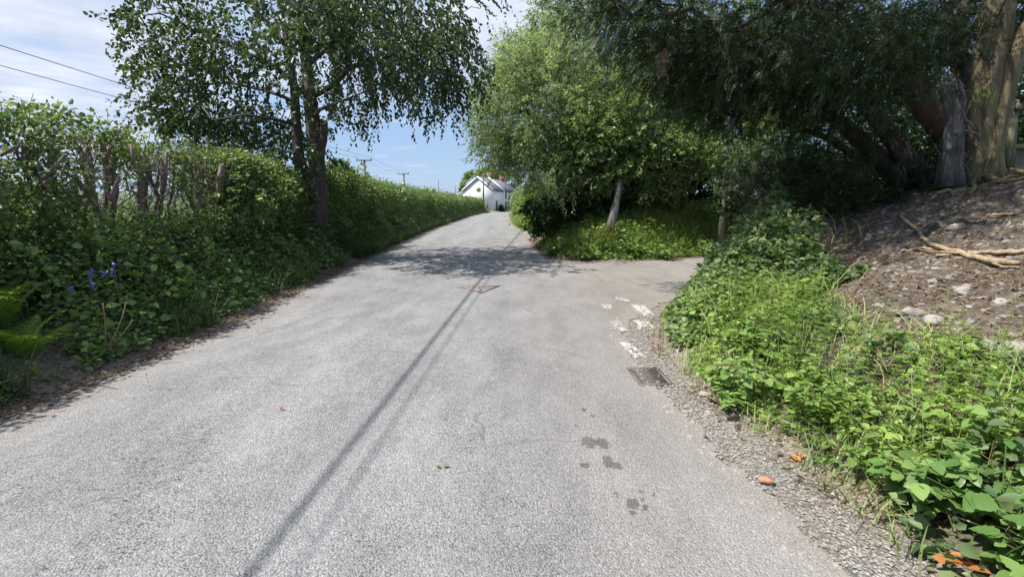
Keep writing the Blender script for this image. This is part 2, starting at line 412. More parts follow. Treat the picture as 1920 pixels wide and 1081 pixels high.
DMG = np.minimum(GX-XR(GY), side_sd(GX, GY)+.6)
soil = nr*sstep(.9, 1.6, DMG+.5*(fnoise(GX*1.5, GY*1.5, 21)-.5)+.4*sstep(6, 8, GY))*sstep(14, 10, GX)
dirt = sstep(1.15, .35, sd+.5*(fnoise(GX*2, GY*2, 5)-.5))
mb = MB(); mb.add(np.stack([GX, GY, GZ], -1), gf)
m, nt, b, o = mat('ground_earth'); g = NT(nt); p = g.pos()
n1 = g.noise(p, 3, 5, .6); n2 = g.noise(p, 22, 4, .65); n3 = g.noise(p, 90, 2, .6)
grassc = g.ramp(n2, [(.3, (.028, .040, .014)), (.7, (.075, .105, .03))])
dirtc = g.ramp(n2, [(.28, (.10, .078, .055)), (.5, (.21, .17, .125)), (.72, (.33, .28, .215))])
dirtc = g.mix(g.rng(n1, .45, .62), dirtc, g.ramp(n3, [(.3, (.13, .09, .06)), (.7, (.30, .225, .16))]))
chips = g.voro(p, 60, 'F1', 'Color'); chv = g('ShaderNodeSeparateColor', {0: chips}).outputs[0]
dirtc = g.mix(g.math('MULTIPLY', g.rng(chv, .55, .8), g.rng(n1, .38, .6, .15, .75)), dirtc, g.ramp(chv, [(.55, (.22, .21, .20)), (1, (.50, .48, .45))]))
soilc = g.ramp(n2, [(.28, (.055, .043, .034)), (.5, (.115, .092, .072)), (.75, (.23, .19, .15))])
soilc = g.mix(g.rng(g.noise(p, 7, 4, .7), .5, .66), soilc, (.19, .155, .12))
st = g.voro(p, 26, 'F1', 'Color'); stv = g('ShaderNodeSeparateColor', {0: st}).outputs[1]
soilc = g.mix(g.rng(stv, .90, .93), soilc, g.ramp(stv, [(.8, (.16, .145, .13)), (1, (.33, .30, .26))]))
base = g.mix(g.attr('soil'), grassc, soilc); base = g.mix(g.attr('dirt'), base, dirtc)
gravc = g.ramp(chv, [(0, (.19, .18, .17)), (.5, (.31, .30, .285)), (1, (.46, .445, .42))]); gravc = g.mix(g.rng(g.voro(p, 60), .42, .68), gravc, (.15, .135, .115))
base = g.mix(g.math('MULTIPLY', g.attr('gravel'), g.rng(n1, .34, .56, .45, 1)), base, gravc)
g.put(b.inputs['Base Color'], base); b.inputs['Roughness'].default_value = .95; b.inputs['Specular IOR Level'].default_value = .15
hh = g.math('ADD', g.math('MULTIPLY', n2, 1.0), g.math('ADD', g.math('MULTIPLY', g.voro(p, 60), .35), g.math('MULTIPLY', n3, .4)))
g.put(b.inputs['Normal'], g.bump(hh, .9, .045))
tag(mb.build('ground', m, None, True, {'soil': soil.ravel(), 'dirt': dirt.ravel(), 'gravel': (sstep(.62, .2, sd+.25*(fnoise(GX*3, GY*3, 6)-.5))*(GX > 0)).ravel()}), kind='structure')

# ------------------------------------------------------------------ road sheets, 4 mm above the ground, ragged edges
def road_sheet(name, xs, ys, keep, material):
    X, Y = np.meshgrid(xs, ys); n_edge = .16*(fnoise(X*2.2, Y*2.2, 31)-.5)+.10*(fnoise(X*9, Y*9, 33)-.5)
    rag = lambda X, Y: road_sd(X, Y)+.22*(fnoise(X*2.2, Y*2.2, 31)-.5)+.12*(fnoise(X*9, Y*9, 33)-.5)
    S = rag(X, Y); ok = keep(X, Y)
    cell = lambda A: np.stack([A[:-1, :-1], A[:-1, 1:], A[1:, 1:], A[1:, :-1]], -1)
    cs = cell(S); ck = cell(ok.astype(float)).min(-1) > 0
    use = (cs.min(-1) < 0) & ck
    # pull outside corners of used cells on to the edge
    e = .02; gxx = (rag(X+e, Y)-rag(X-e, Y))/(2*e); gyy = (rag(X, Y+e)-rag(X, Y-e))/(2*e); g2 = gxx**2+gyy**2+1e-6
    out = S > 0; st = np.where(out, S, 0)
    X2 = X-np.clip(st*gxx/g2, -.12, .12); Y2 = Y-np.clip(st*gyy/g2, -.12, .12)
    i = np.arange(X.size).reshape(X.shape); f = cell(i)[use]
    us, inv = np.unique(f, return_inverse=True); f = inv.reshape(-1, 4)
    x = X2.ravel()[us]; y = Y2.ravel()[us]; s = -road_sd(x, y)
    z = .012*(fnoise(x*.7, y*.7, 41)-.5)*sstep(0, .5, s)+.002+.03*sstep(0, 2.2, s)
    mb = MB(); mb.add(np.stack([x, y, z], -1), f)
    return tag(mb.build(name, material, None, True, {'edge': s}), kind='structure')
def road_z(x, y):
    s = -road_sd(x, y); return float(.012*(fnoise(x*.7, y*.7, 41)-.5)*sstep(0, .5, s)+.002+.03*sstep(0, 2.2, s))

# damp blotches on the tarmac: (px, py, half-width px, half-height px)
blots = [(1104, 831, 13, 11), (1128, 833, 13, 10), (1141, 868, 10, 12), (1157, 875, 10, 7), (1096, 876, 9, 7), (1186, 946, 13, 10), (1207, 952, 6, 5), (1154, 930, 6, 5), (1203, 924, 6, 4), (1093, 770, 6, 4), (1187, 965, 5, 5), (1110, 782, 4, 3), (1226, 930, 5, 4), (1203, 937, 4, 4), (1080, 800, 3, 3)]
def road_mat(name, tint):
    m, nt, b, o = mat(name); g = NT(nt); p = g.pos()
    pj = g('ShaderNodeVectorMath', {0: p, 1: g('ShaderNodeVectorMath', {0: g('ShaderNodeTexNoise', {'Vector': p, 'Scale': 55.0}).outputs['Color'], 1: (.006, .006, .006)}, operation='MULTIPLY').outputs[0]}, operation='ADD').outputs[0]
    v1 = g.voro(pj, 98, 'F1', 'Distance'); vc = g('ShaderNodeSeparateColor', {0: g.voro(pj, 98, 'F1', 'Color')}).outputs[0]
    v2 = g.voro(pj, 150, 'F1', 'Distance')
    big = g.noise(p, .55, 4, .6); midn = g.noise(g.scale(p, (1.0, .45, 1)), 2.6, 5, .65, .3); fine = g.noise(p, 16, 4, .7)
    chip = g.ramp(vc, [(0, tuple(.70*t for t in tint)), (.35, tuple(.98*t for t in tint)), (.8, tuple(1.05*t for t in tint)), (1, tuple(1.4*t for t in tint))])
    patchy = g.noise(g.scale(p, (1.0, .55, 1)), 1.1, 4, .6, .4); gap = g.math('MULTIPLY', g.math('MULTIPLY', g.rng(v1, .38, .64), g.rng(fine, .32, .62, .2, .95)), g.math('MULTIPLY', g.rng(patchy, .42, .58, .5, 1.1), g.rng(g.noise(p, 60, 3, .7), .40, .58, .25, 1.15)), True)
    c = g.mix(gap, chip, tuple(.25*t for t in tint))
    band = g.noise(g.scale(p, (1.3, .07, 1)), 1.0, 3, .5); worn = g.math('MULTIPLY', g.rng(midn, .36, .66, .85, 1.11), g.rng(band, .35, .65, .91, 1.08)); c = g.mix(1.0, c, g('ShaderNodeCombineColor', {0: worn, 1: worn, 2: worn}).outputs[0], 'MULTIPLY')
    bg = g.rng(big, .3, .7, .92, 1.08); c = g.mix(1.0, c, g('ShaderNodeCombineColor', {0: bg, 1: bg, 2: bg}).outputs[0], 'MULTIPLY')
    # brownish dust towards the edges and over the junction
    e = g.attr('edge'); x = g('ShaderNodeSeparateXYZ', {0: p}).outputs[0]
    dust = g.math('MULTIPLY', g.rng(g.math('ADD', e, g.math('MULTIPLY', midn, .9)), .42, 1.15, 1, 0), g.rng(fine, .3, .65, .35, 1), True)
    dust2 = g.math('MULTIPLY', g.rng(x, -1.0, 1.8, 0, .42), g.rng(midn, .3, .6, .4, 1))
    c = g.mix(g.math('MAXIMUM', g.math('MULTIPLY', dust, .75), dust2), c, g.ramp(fine, [(.3, (.17, .145, .12)), (.7, (.33, .295, .25))]))
    # dark fine cracks and scuffed bitumen strips
    cr = g.voro(g('ShaderNodeVectorMath', {0: p, 1: g('ShaderNodeVectorMath', {0: g('ShaderNodeTexNoise', {'Vector': p, 'Scale': 2.0, 'Detail': 4.0}).outputs['Color'], 1: (.5, .5, .5)}, operation='MULTIPLY').outputs[0]}, operation='ADD').outputs[0], .55, 'DISTANCE_TO_EDGE')
    crk = g.math('MULTIPLY', g.rng(cr, .004, .013, 1, 0), g.rng(big, .5, .58)); c = g.mix(g.math('MULTIPLY', crk, .28), c, (.04, .038, .036))
    # damp blotches
    wob = g('ShaderNodeVectorMath', {0: g('ShaderNodeTexNoise', {'Vector': p, 'Scale': 30.0, 'Detail': 3.0}).outputs['Color'], 1: (.07, .10, 0)}, operation='MULTIPLY').outputs[0]
    pw = g('ShaderNodeVectorMath', {0: p, 1: wob}, operation='ADD').outputs[0]; wet = None
    for (px, py, rx, ry) in blots:
        q = gp(px, py); ax = abs(gp(px+rx, py)[0]-q[0]); ay = abs(gp(px, py-ry)[1]-q[1])
        mp = nt.nodes.new('ShaderNodeVectorMath'); mp.operation = 'SUBTRACT'; g.put(mp.inputs[0], pw); mp.inputs[1].default_value = (q[0]+.035, q[1]+.05, 0)
        sc = nt.nodes.new('ShaderNodeVectorMath'); sc.operation = 'MULTIPLY'; g.put(sc.inputs[0], mp.outputs[0]); sc.inputs[1].default_value = (1/ax, 1/ay, 0)
        ln = nt.nodes.new('ShaderNodeVectorMath'); ln.operation = 'LENGTH'; g.put(ln.inputs[0], sc.outputs[0])
        wet = ln.outputs['Value'] if wet is None else g.math('MINIMUM', wet, ln.outputs['Value'])
    wm = g.rng(wet, .85, 1.1, .62, 0); c = g.mix(wm, c, (.055, .05, .046))
    g.put(b.inputs['Base Color'], c)
    g.put(b.inputs['Roughness'], g.rng(wm, 0, .6, .88, .6)); b.inputs['Specular IOR Level'].default_value = .25
    h = g.math('ADD', g.math('MULTIPLY', v1, -1.0), g.math('ADD', g.math('MULTIPLY', v2, -.35), g.math('MULTIPLY', fine, .5)))
    g.put(b.inputs['Normal'], g.bump(h, .8, .009)); return m
M['road'] = road_mat('chip_seal_road', (.264, .262, .265)); M['sideroad'] = road_mat('worn_side_road', (.272, .260, .245))
mouth = lambda X, Y: (X > XR(Y)-.25) & (Y > 5) & (Y < 18.05)
yn = cum(-8, 18, lambda v: .075)[:]; xs = np.arange(-4.6, 6.0, .075)
ym = float(yn[-1])
xr = np.arange(-6.2, 2.2, .07)
road_sheet('road', xr, np.concatenate([yn, ym+np.cumsum(np.linspace(.1, .5, 250))]), lambda X, Y: X < np.where((Y > 6.0) & (Y < 15.0), 1.45+.25*np.sin(Y*1.3), 9), M['road'])
road_sheet('side_road', np.arange(.9, 20, .075), np.arange(5.4, 20.4, .075), lambda X, Y: (X > np.where((Y > 6.0) & (Y < 15.0), 1.40+.25*np.sin(Y*1.3)-.14, 1.9)), M['sideroad'])
xr2 = np.arange(-6, 26, .12)
yend = ym+float(np.linspace(.1, .5, 250).sum())
road_sheet('road', xr2, np.arange(yend, 138, .4), lambda X, Y: Y > 0, M['road'])
# hills on the skyline
mb = MB(); ang = np.linspace(math.radians(30), math.radians(150), 160)
rr = 2300; hz = 22+34*fnoise(ang*9, ang*0, 77)+6*fnoise(ang*60, ang*0, 78)
rows = []
for k, (f_, w_) in enumerate(((-6, 0), (.45, 180), (.85, 420), (1, 640), (.6, 1000))):
    rows.append(np.stack([np.cos(ang)*(rr+w_), np.sin(ang)*(rr+w_), hz*f_ if k else np.full(len(ang), -8.0)], -1))
V = np.vstack(rows); n = len(ang); i = np.arange(n-1)
mb.add(V, np.vstack([np.stack([k*n+i, k*n+i+1, (k+1)*n+i+1, (k+1)*n+i], -1) for k in range(4)]))
tag(mb.build('hills', plain('distant_pasture', (.075, .11, .06), .9, .5, .006), None, True), kind='structure')

# ------------------------------------------------------------------ painted dashes, drain, iron cover, on the road
def paint_mat():
    m, nt, b, o = mat('worn_white_paint'); g = NT(nt); p = g.pos(); n = g.noise(p, 26, 5, .75)
    c = g.ramp(n, [(.3, (.40, .385, .36)), (.62, (.60, .58, .54))]); hole = g.math('MULTIPLY', g.rng(g.voro(p, 98), .30, .52), g.rng(g.noise(p, 12, 4, .7), .35, .6)); c = g.mix(hole, c, (.22, .213, .20)); g.put(b.inputs['Base Color'], c); b.inputs['Roughness'].default_value = .75
    g.put(b.inputs['Normal'], g.bump(g.voro(p, 74), .6, .006)); return m
M['paint'] = paint_mat()
def dash(quad, label, seed, wear=.42):
    # a flake sheet of small cells 4 mm thick, missing where the paint has worn off
    q = [gp(*c) for c in quad]; mb = MB(); nu, nv = 56, 26
    for a in range(nu):
        for b_ in range(nv):
            u0, u1, v0, v1 = a/nu, (a+1)/nu, b_/nv, (b_+1)/nv; u, v = (u0+u1)/2, (v0+v1)/2
            w = fnoise(np.array([u*11.0+seed*9]), np.array([v*6.0+seed*3]), 51+seed, 5)[0]-.16*min(1, min(u, 1-u)*6, min(v, 1-v)*4)+.14
            if w > wear+.05: continue
            P = []
            for (s, t) in ((u0, v0), (u1, v0), (u1, v1), (u0, v1)):
                jx, jy = (vnoise(np.array([s*40+seed]), np.array([t*40]), 3)[0]-.5)*.03, (vnoise(np.array([s*40+seed]), np.array([t*40]), 4)[0]-.5)*.06
                s, t = s+jx, t+jy
                pt = (q[0]*(1-s)+q[1]*s)*(1-t)+(q[3]*(1-s)+q[2]*s)*t; P.append([pt[0], pt[1], road_z(pt[0], pt[1])+.004])
            mb.add(P, [[0, 1, 2, 3]])
    tag(mb.build('road_marking', M['paint']), label, 'road marking', 'worn white give way dashes at the side road mouth')
dash([(1155, 640), (1178, 641), (1214, 670), (1190, 671)], 'worn white dash painted nearest to the drain grating', 1, .55)
dash([(1186, 600), (1218, 600), (1232, 617), (1198, 618)], 'worn white dash between the drain-side dash and the largest one', 2, .52)
dash([(1182, 571), (1206, 571), (1230, 592), (1204, 593)], 'largest and cleanest white dash on the side road mouth', 3, .58)
dash([(1150, 557), (1168, 557), (1184, 566), (1164, 567)], 'small faded white dash farthest from the drain grating', 4, .5)
dash([(1127, 571), (1146, 571), (1150, 580), (1130, 580)], 'short white paint scrap left of the largest dash', 5, .5)
dash([(1140, 602), (1160, 602), (1186, 624), (1160, 622)], 'broken flecked white dash on the outer row at the junction', 6, .43)

# drain grating
qg = [gp(1176, 687), gp(1228, 687), gp(1262, 727), gp(1208, 729)]
ctr = sum(qg)/4; dr = thing('drain_grate', 'rusty iron gully grating with parallel bars at the road edge', 'drain', (ctr[0], ctr[1], road_z(ctr[0], ctr[1])))
ua = unit((qg[3]-qg[0])); L = .47; W = .31; ub = np.array([ua[1], -ua[0], 0])
if ub[0] < 0: ub = -ub
def dloc(u, v, z): return ctr*[1, 1, 0]+ua*u+ub*v+np.array([0, 0, z+road_z(ctr[0], ctr[1])])
mb = MB()
for (u0, u1, v0, v1) in ((-L/2, -L/2+.04, -W/2, W/2), (L/2-.04, L/2, -W/2, W/2), (-L/2+.0401, L/2-.0401, -W/2, -W/2+.035), (-L/2+.0401, L/2-.0401, W/2-.035, W/2)):
    mb.box(u0, u1, v0, v1, -.005, .012, dloc)
mb.build('frame', M['iron'], dr)
for k in range(8):
    mb = MB(); u = -L/2+.055+k*(L-.11)/7; mb.box(u-.011, u+.011, -W/2+.0352, W/2-.0352, -.004, .010, dloc); mb.build('bar', M['iron'], dr)
mb = MB(); mb.box(-L/2+.041, L/2-.041, -W/2+.036, W/2-.036, -.003, .0035, dloc); mb.build('pit', M['void'], dr)
# triangular cover
tri = [gp(857, 541.5), gp(938, 538.5), gp(903, 553)]
tc = sum(tri)/3; tz = road_z(tc[0], tc[1]); cv = thing('manhole_cover', 'rusty triangular iron cover with round studs set in the tarmac', 'manhole cover', (tc[0], tc[1], tz))
mb = MB(); mb.prism([[p[0], p[1], tz] for p in [tri[0], tri[2], tri[1]]], (0, 0, -.004), (0, 0, .006)); mb.build('plate', plain('cover_infill', (.30, .27, .26), .8, .25, 30, 0, .3), cv)
mb = MB()
for a, b_ in ((0, 1), (1, 2), (2, 0)):
    A, B_ = tri[a], tri[b_]; inn = tc; P = [A, B_, B_*.9+inn*.1, A*.9+inn*.1]
    mb.prism([[p[0], p[1], tz] for p in P], (0, 0, -.003), (0, 0, .011))
mb.prism([[p[0], p[1], tz] for p in (tri[2]+(tri[0]*.5+tri[1]*.5-tri[2])*s+np.array([w, 0, 0]) for s, w in ((.1, -.012), (.1, .012), (.92, .012), (.92, -.012)))], (0, 0, .0062), (0, 0, .0105))
mb.build('rim', M['iron'], cv)
for i in range(8):
    for j in range(8-i):
        if i+j >= 7: continue
        a, b_ = (i+.75)/8.2, (j+.75)/8.2; p = tri[0]*(1-a-b_)+tri[1]*a+tri[2]*b_
        mb = MB(); an = np.arange(8)*math.pi/4; mb.prism([[p[0]+.028*math.cos(t), p[1]+.028*math.sin(t), tz] for t in an], (0, 0, .004), (0, 0, .013)); mb.build('stud', M['iron'], cv)
# small things lying on the tarmac
def lying(name, label, cat, px, py, n, size, material, asp=.6):
    q = gp(px, py); mb = MB(); P = np.tile([q[0], q[1], max(road_z(q[0], q[1]), float(ground_z(q[0], q[1])))+.008], (n, 1))+R.normal(0, size*.3, (n, 3))*[1, 1, 0]
    D = R.normal(0, 1, (n, 3)); D[:, 2] = .3; leaves(mb, P, D, size, asp, upbias=1.5); return tag(mb.build(name, material), label, cat)
lying('leaf', 'small green leaf lying on the bare tarmac', 'leaf', 829, 887, 2, .045, M['hedge'])
lying('dead_leaf', 'tiny orange dead leaf flat on the left half of the road', 'leaf', 531, 775, 3, .035, M['orange'])
lying('dead_leaf', 'orange brown dead leaf on the gravel below the brambles', 'leaf', 1492, 862, 5, .06, M['orange'])
mb = MB(); q = gp(1437, 906); mb.box(-.035, .035, -.018, .018, 0, .03, lambda x, y, z: (q[0]+x*.9+y*.5, q[1]-x*.45+y*.9, z+.006+.004*math.sin(x*90)))
tag(mb.build('brick_fragment', M['brick']), 'small red brick fragment lying on the gravel edge', 'brick')
mb = MB(); q = gp(1322, 741); mb.blob((q[0], q[1], .012), (.06, .04, .022), 3); tag(mb.build('stone', M['palestone'], None, True), 'flat pale stone at the road edge below the drain grating', 'stone')
gz = lambda x, y: float(ground_z(x, y))
def onbank(px, py, up=.03):
    d = ray(px, py); t = 1.5
    while t < 14:
        p = np.array([0, 0, CH])+d*t
        if p[2] < gz(p[0], p[1])+up: return p
        t += .01
    return p
# ------------------------------------------------------------------ left side: bank plants, hedge, roadside tree
def hedge_x(Y): return XL(Y)-1.75
def hedge_top(Y):
    return np.interp(Y, [0, 5, 6.5, 8, 10, 12.2, 14, 16.8, 19, 23, 40, 90], [2.50, 2.46, 2.46, 2.40, 2.50, 2.25, 2.35, 2.65, 2.38, 2.42, 2.25, 2.15])
def hedge_leaves(mb, Y0, Y1, n, per, size, cl, bare=False, m=0):
    # clusters of leaves over both faces and the top of a clipped hedge
    Y = Y0+(Y1-Y0)*R.random(n); top = hedge_top(Y)+.22*(fnoise(Y*1.1, Y*0, 61)-.5)+.25*(fnoise(Y*3.7, Y*0, 62)-.5)
    u = R.random(n); face = R.random(n)
    zb = ground_z(hedge_x(Y), Y)
    hw = .48+.22*(fnoise(Y*1.7, u*3, 63)-.5)
    X = hedge_x(Y)+np.where(face < .62, 1, np.where(face < .8, -1, 0))*hw*(.75+.35*R.random(n))
    X = np.where(face >= .8, hedge_x(Y)+(R.random(n)-.5)*2*hw, X)
    Z = np.where(face >= .8, top-.06*R.random(n), zb+(top-zb)*u**.8)
    X = X-np.sign(X-hedge_x(Y))*.12*sstep(.8, 1, (Z-zb)/(top-zb))
    if bare:
        hfrac = (Z-zb)/(top-zb); dens = fnoise(Y*2.3, Z*2.3, 66)
        keep = np.where(hfrac > .40, dens > .57, dens > .25) | ((hfrac > .92) & (dens > .46)); X, Y, Z = X[keep], Y[keep], Z[keep]
    else:
        dens = fnoise(Y*1.3, Z*1.8, 67); keep = dens > .36; X, Y, Z = X[keep], Y[keep], Z[keep]
    n = len(X); C = np.stack([X, Y, Z], 1)
    P = np.repeat(C, per, 0)+R.normal(0, cl, (n*per, 3)); D = unit(P-np.repeat(C, per, 0))+R.normal(0, .5, (n*per, 3)); D[:, 0] += .4; D[:, 2] -= .1
    leaves(mb, P, D, size*(.45+1.1*R.random(n*per)**1.6), .68, size > .09, .9, m)
def stems(parent, Y0, Y1, n, material, r0=.03, lean=.2):
    for k in range(n):
        y = Y0+(Y1-Y0)*(k+R.random())/n; x = hedge_x(y)+R.normal(0, .16); zb = float(ground_z(x, y)); t = float(hedge_top(y))-.02-.25*R.random()
        m_ = 7; tt = np.linspace(0, 1, m_); ly = R.normal(0, lean); lx = R.normal(.1, .12)
        P = np.stack([x+lx*tt+R.normal(0, .025, m_), y+ly*tt+R.normal(0, .03, m_), zb-.05+(t-zb+.05)*tt], 1)
        r = r0*(.6+.9*R.random()); mb = MB(); mb.tube(P, r*np.array([1.3, 1, .9, .85, .9, 1.05, 1.15]), 7, rough=.15)
        for j in range(R.integers(4, 9)):      # flailed twigs bristling from the head of the stem
            a = P[-1-R.integers(0, 3)]; d = unit(R.normal(0, 1, 3)+[.2, 0, .7]); l = .12+.3*R.random()
            mb.tube([a, a+d*l*.5, a+d*l+R.normal(0, .03, 3)], [r*.4, r*.25, r*.16], 5)
        mb.build('stem', material, parent)
hd = thing('hedge', 'gnarled flailed hedge with bare brown stems above leafy undergrowth at the left edge', 'hedge', (hedge_x(6), 6, .75))
stems(hd, 1.6, 9.4, 46, M['bark_hedge'])
mb = MB(); a = []; b_ = []                                        # brushwood between the stems
n = 2600; Y = 1.5+8*R.random(n); Z = 1.25+1.2*R.random(n)**.8; X = hedge_x(Y)+R.normal(0, .25, n); Z = np.minimum(Z, hedge_top(Y)-.05)
A = np.stack([X, Y, Z], 1); D = unit(R.normal(0, 1, (n, 3))+[0, 0, .35]); sticks(mb, A, A+D*(.1+.4*R.random(n)**2)[:, None], .007)
for px0, py0, px1, py1, Yd, rr in ((28, 378, 124, 290, 5.2, .018), (70, 352, 108, 328, 5.1, .012), (40, 262, 36, 300, 5.0, .014), (0, 292, 30, 275, 4.9, .02), (150, 322, 134, 330, 5.4, .012), (138, 328, 180, 385, 5.8, .03), (140, 330, 143, 400, 5.9, .04), (224, 330, 216, 400, 6.3, .026), (245, 270, 252, 315, 6.2, .02), (312, 285, 308, 360, 7.2, .025)):
    p0, p1 = at(px0, py0, Yd), at(px1, py1, Yd); mid = (p0+p1)/2+R.normal(0, .03, 3); mb.tube([p0, mid, p1], [rr*.8, rr, rr*.9], 7, rough=.1)
mb.build('brushwood', M['bark_hedge'], hd)
mb = MB(); hedge_leaves(mb, 1.2, 9.6, 6200, 9, .056, .085, True)
n = 60; P = np.stack([hedge_x(np.full(n, 5.))+R.normal(0, .3, n), 2+7.5*R.random(n), np.zeros(n)], 1); P[:, 2] = hedge_top(P[:, 1])
E = P+np.stack([R.normal(0, .06, n), R.normal(0, .06, n), .12+.28*R.random(n)**2], 1)      # loose shoots above the cut line
for k in range(5): leaves(mb, P+(E-P)*(.4+.14*k), R.normal(0, 1, (n, 3)), .06, .7)
mb.build('foliage', M['hedge'], hd)
mb = MB(); sticks(mb, P, E, .004); tag(mb.build('shoots', M['cane'], hd), kind='stuff')
# inner dark screen of leaves low in the hedge
h2 = thing('hedge', 'long clipped leafy hedge running from the roadside tree down to the white cottage', 'hedge', (hedge_x(30), 30, .8))
mb = MB(); hedge_leaves(mb, 9.2, 20, 8200, 9, .066, .10); hedge_leaves(mb, 19, 38, 7800, 8, .092, .15); hedge_leaves(mb, 36, 88, 9000, 7, .15, .22)
mb.build('foliage', M['hedge'], h2)
for k in range(40):
    y = 9.3+R.random()**1.6*60; x = hedge_x(y)+R.normal(0, .15); zb = float(ground_z(x, y)); mb = MB(); mb.tube([(x, y, zb), (x+R.normal(0, .1), y+R.normal(0, .15), zb+.8), (x+R.normal(0, .15), y+R.normal(0, .2), 2.0)], [.03, .025, .012], 5); mb.build('stem', M['bark_hedge'], h2)
# shrub standing up out of the hedge beyond the tree
def bush(name, label, cat, ells, n_tips, limbs, bark, leafm, tw, per, tl, ls, asp=.65, droop=.2, simple=False, group=None, loc=None, shell=.35, spread=.8, sag=.1, jit=.12, upbias=.8, r_tip=.004, twig=False, power=2.3):
    o = thing(name, label, cat, loc if loc is not None else limbs[0][0][0], group)
    A = ell(n_tips, ells, shell); tb = MB(); tips, dirs, mids = grow(limbs, A, tb, sag=sag, r_tip=r_tip, power=power)
    lb = MB(); c = np.average([e[0] for e in ells], axis=0, weights=[e[2] for e in ells])
    clothe(lb, tips, dirs, c, tw, per, tl, ls, asp, droop, spread=spread, simple=simple, jit=jit, upbias=upbias)
    tb.build('trunk', bark, o, True); lb.build('crown', leafm, o); return o
def stemline(x, y, h, lean=(0, 0), r=.06, z=None, n=5, w=.05):
    z = float(ground_z(x, y)) if z is None else z; t = np.linspace(0, 1, n)
    P = np.stack([x+lean[0]*t+R.normal(0, w, n)*t, y+lean[1]*t+R.normal(0, w, n)*t, z-.08+h*t], 1); return (P, r*(1.15-.75*t))
hx = hedge_x(17); bush('shrub', 'rounded light green shrub growing above the clipped hedge right of the roadside tree', 'shrub', [((hx, 17.3, 2.3), (.75, 1.2, .65), 1)], 110, [stemline(hx, 17.2, 1.4, (0, 0), .04), stemline(hx+.1, 17.7, 1.3, (0, .3), .03)], M['bark_dark'], M['hazel'], 5, 8, .25, .085)
hx = hedge_x(10.6); bush('shrub', 'light green hazel shrub bulging from the hedge left of the roadside tree trunk', 'shrub', [((hx+.15, 10.6, 1.95), (.7, 1.1, .62), 1.2), ((hx+.45, 9.3, 1.6), (.5, .8, .5), .6)], 170, [stemline(hx, 10.5, 1.2, (.1, 0), .035), stemline(hx+.1, 9.8, 1.1, (.2, -.2), .03)], M['bark_hedge'], M['hazel'], 5, 8, .24, .075)
hx = hedge_x(11.2); bush('sapling', 'thin wispy sapling with small leaves standing behind the hedge left of the trunk', 'tree', [(at(400, 270, 14.5), (1.3, .8, .55), 1), (at(470, 285, 14), (.9, .8, .6), .8)], 150, [(np.array([[-8.9, 14.6, .7], [-8.8, 14.5, 1.9], [-8.7, 14.5, 2.9]]), [.045, .03, .015]), (np.array([[-7.9, 14.2, .7], [-7.8, 14.1, 2.0], [-7.6, 14.1, 3.0]]), [.04, .03, .015])], M['bark_dark'], M['elm'], 4, 7, .4, .055, droop=.0, spread=.9)

# roadside tree
YT = 13.3
def L3(pts): return np.array([at(px, py, YT+dy) for px, py, dy in pts])
tr = thing('roadside_tree', 'tall two stemmed broadleaf tree with drooping branches rising out of the left hedge', 'tree', at(585, 420, YT))
base = at(590, 400, YT); base[2] = .6
main = np.vstack([[base], L3([(597, 345, 0), (592, 290, 0), (588, 240, 0), (582, 190, .1), (578, 130, .1), (565, 60, .2), (556, -20, .3), (548, -130, .4), (540, -250, .5)])])
left = np.vstack([[base+[-.35, .1, 0]], L3([(567, 345, .1), (560, 290, .15), (556, 230, .2), (552, 165, .3), (541, 90, .35), (526, 10, .4), (512, -90, .5)])])
limbs = [(main, [.27, .235, .21, .19, .17, .135, .11, .09, .06, .03]), (left, [.20, .165, .15, .13, .11, .085, .07, .035]),
    (L3([(590, 178, .1), (625, 160, .0), (655, 128, -.1), (700, 112, -.2), (760, 100, -.3), (815, 110, -.2)]), [.09, .075, .065, .05, .035, .015]),
    (L3([(580, 120, .1), (630, 75, .3), (700, 30, .6), (770, 15, .8), (840, 45, .9)]), [.07, .055, .045, .03, .015]),
    (L3([(548, 150, .3), (500, 115, .2), (440, 90, .0), (370, 60, -.2), (300, 25, -.4), (262, 30, -.4)]), [.06, .05, .04, .03, .02, .012]),
    (L3([(552, 190, .25), (500, 170, .5), (430, 155, .6), (360, 160, .5), (310, 185, .4)]), [.05, .045, .035, .025, .012]),
    (L3([(541, 90, .35), (480, 20, .4), (410, -40, .3), (330, -60, .2)]), [.06, .05, .035, .015]),
    (L3([(588, 220, 0), (600, 205, -.9), (640, 190, -1.8), (690, 170, -2.3)]), [.05, .045, .03, .012]),
    (L3([(556, 235, .2), (520, 225, -.8), (460, 215, -1.6), (400, 225, -2.0)]), [.05, .04, .03, .012]),
    (np.array([at(597, 300, YT), at(606, 262, YT-.1), at(608, 228, YT-.15)]), [.11, .11, .09])]
def E(px, py, rx, ry, w, dy=0, ryy=2.6):
    c = at(px, py, YT+dy); k = np.linalg.norm(c-[0, 0, CH])/F*.98; return (c, (rx*k, ryy, ry*k), w)
ells = [E(560, -120, 330, 170, 2.2, .3, 3.3), E(560, 60, 215, 110, 2.3, 0, 2.8), E(415, 170, 130, 85, 1.7, 0, 2.2), E(465, 235, 120, 50, 1.2, 0, 2.0), E(720, 70, 150, 90, 1.9, 0, 2.4), E(800, 110, 90, 75, 1.1, 0, 1.8), E(850, 95, 45, 90, .45, .1, 1.2), E(330, 60, 80, 75, .55, -.2, 1.4), E(265, 25, 40, 30, .14, -.3, .8), E(330, 200, 60, 45, .5, 0, 1.2), E(640, 180, 70, 40, .5, -.3, 1.8), E(575, 300, 45, 40, .25, -.4, .8), E(520, 310, 60, 45, .4, -.2, 1.0), E(690, 40, 140, 60, .8, -2.6, 1.2), E(560, 20, 120, 60, .5, -2.8, 1.0), E(560, -300, 280, 160, 1.2, .5, 3.2)]
A = ell(860, ells, .2)
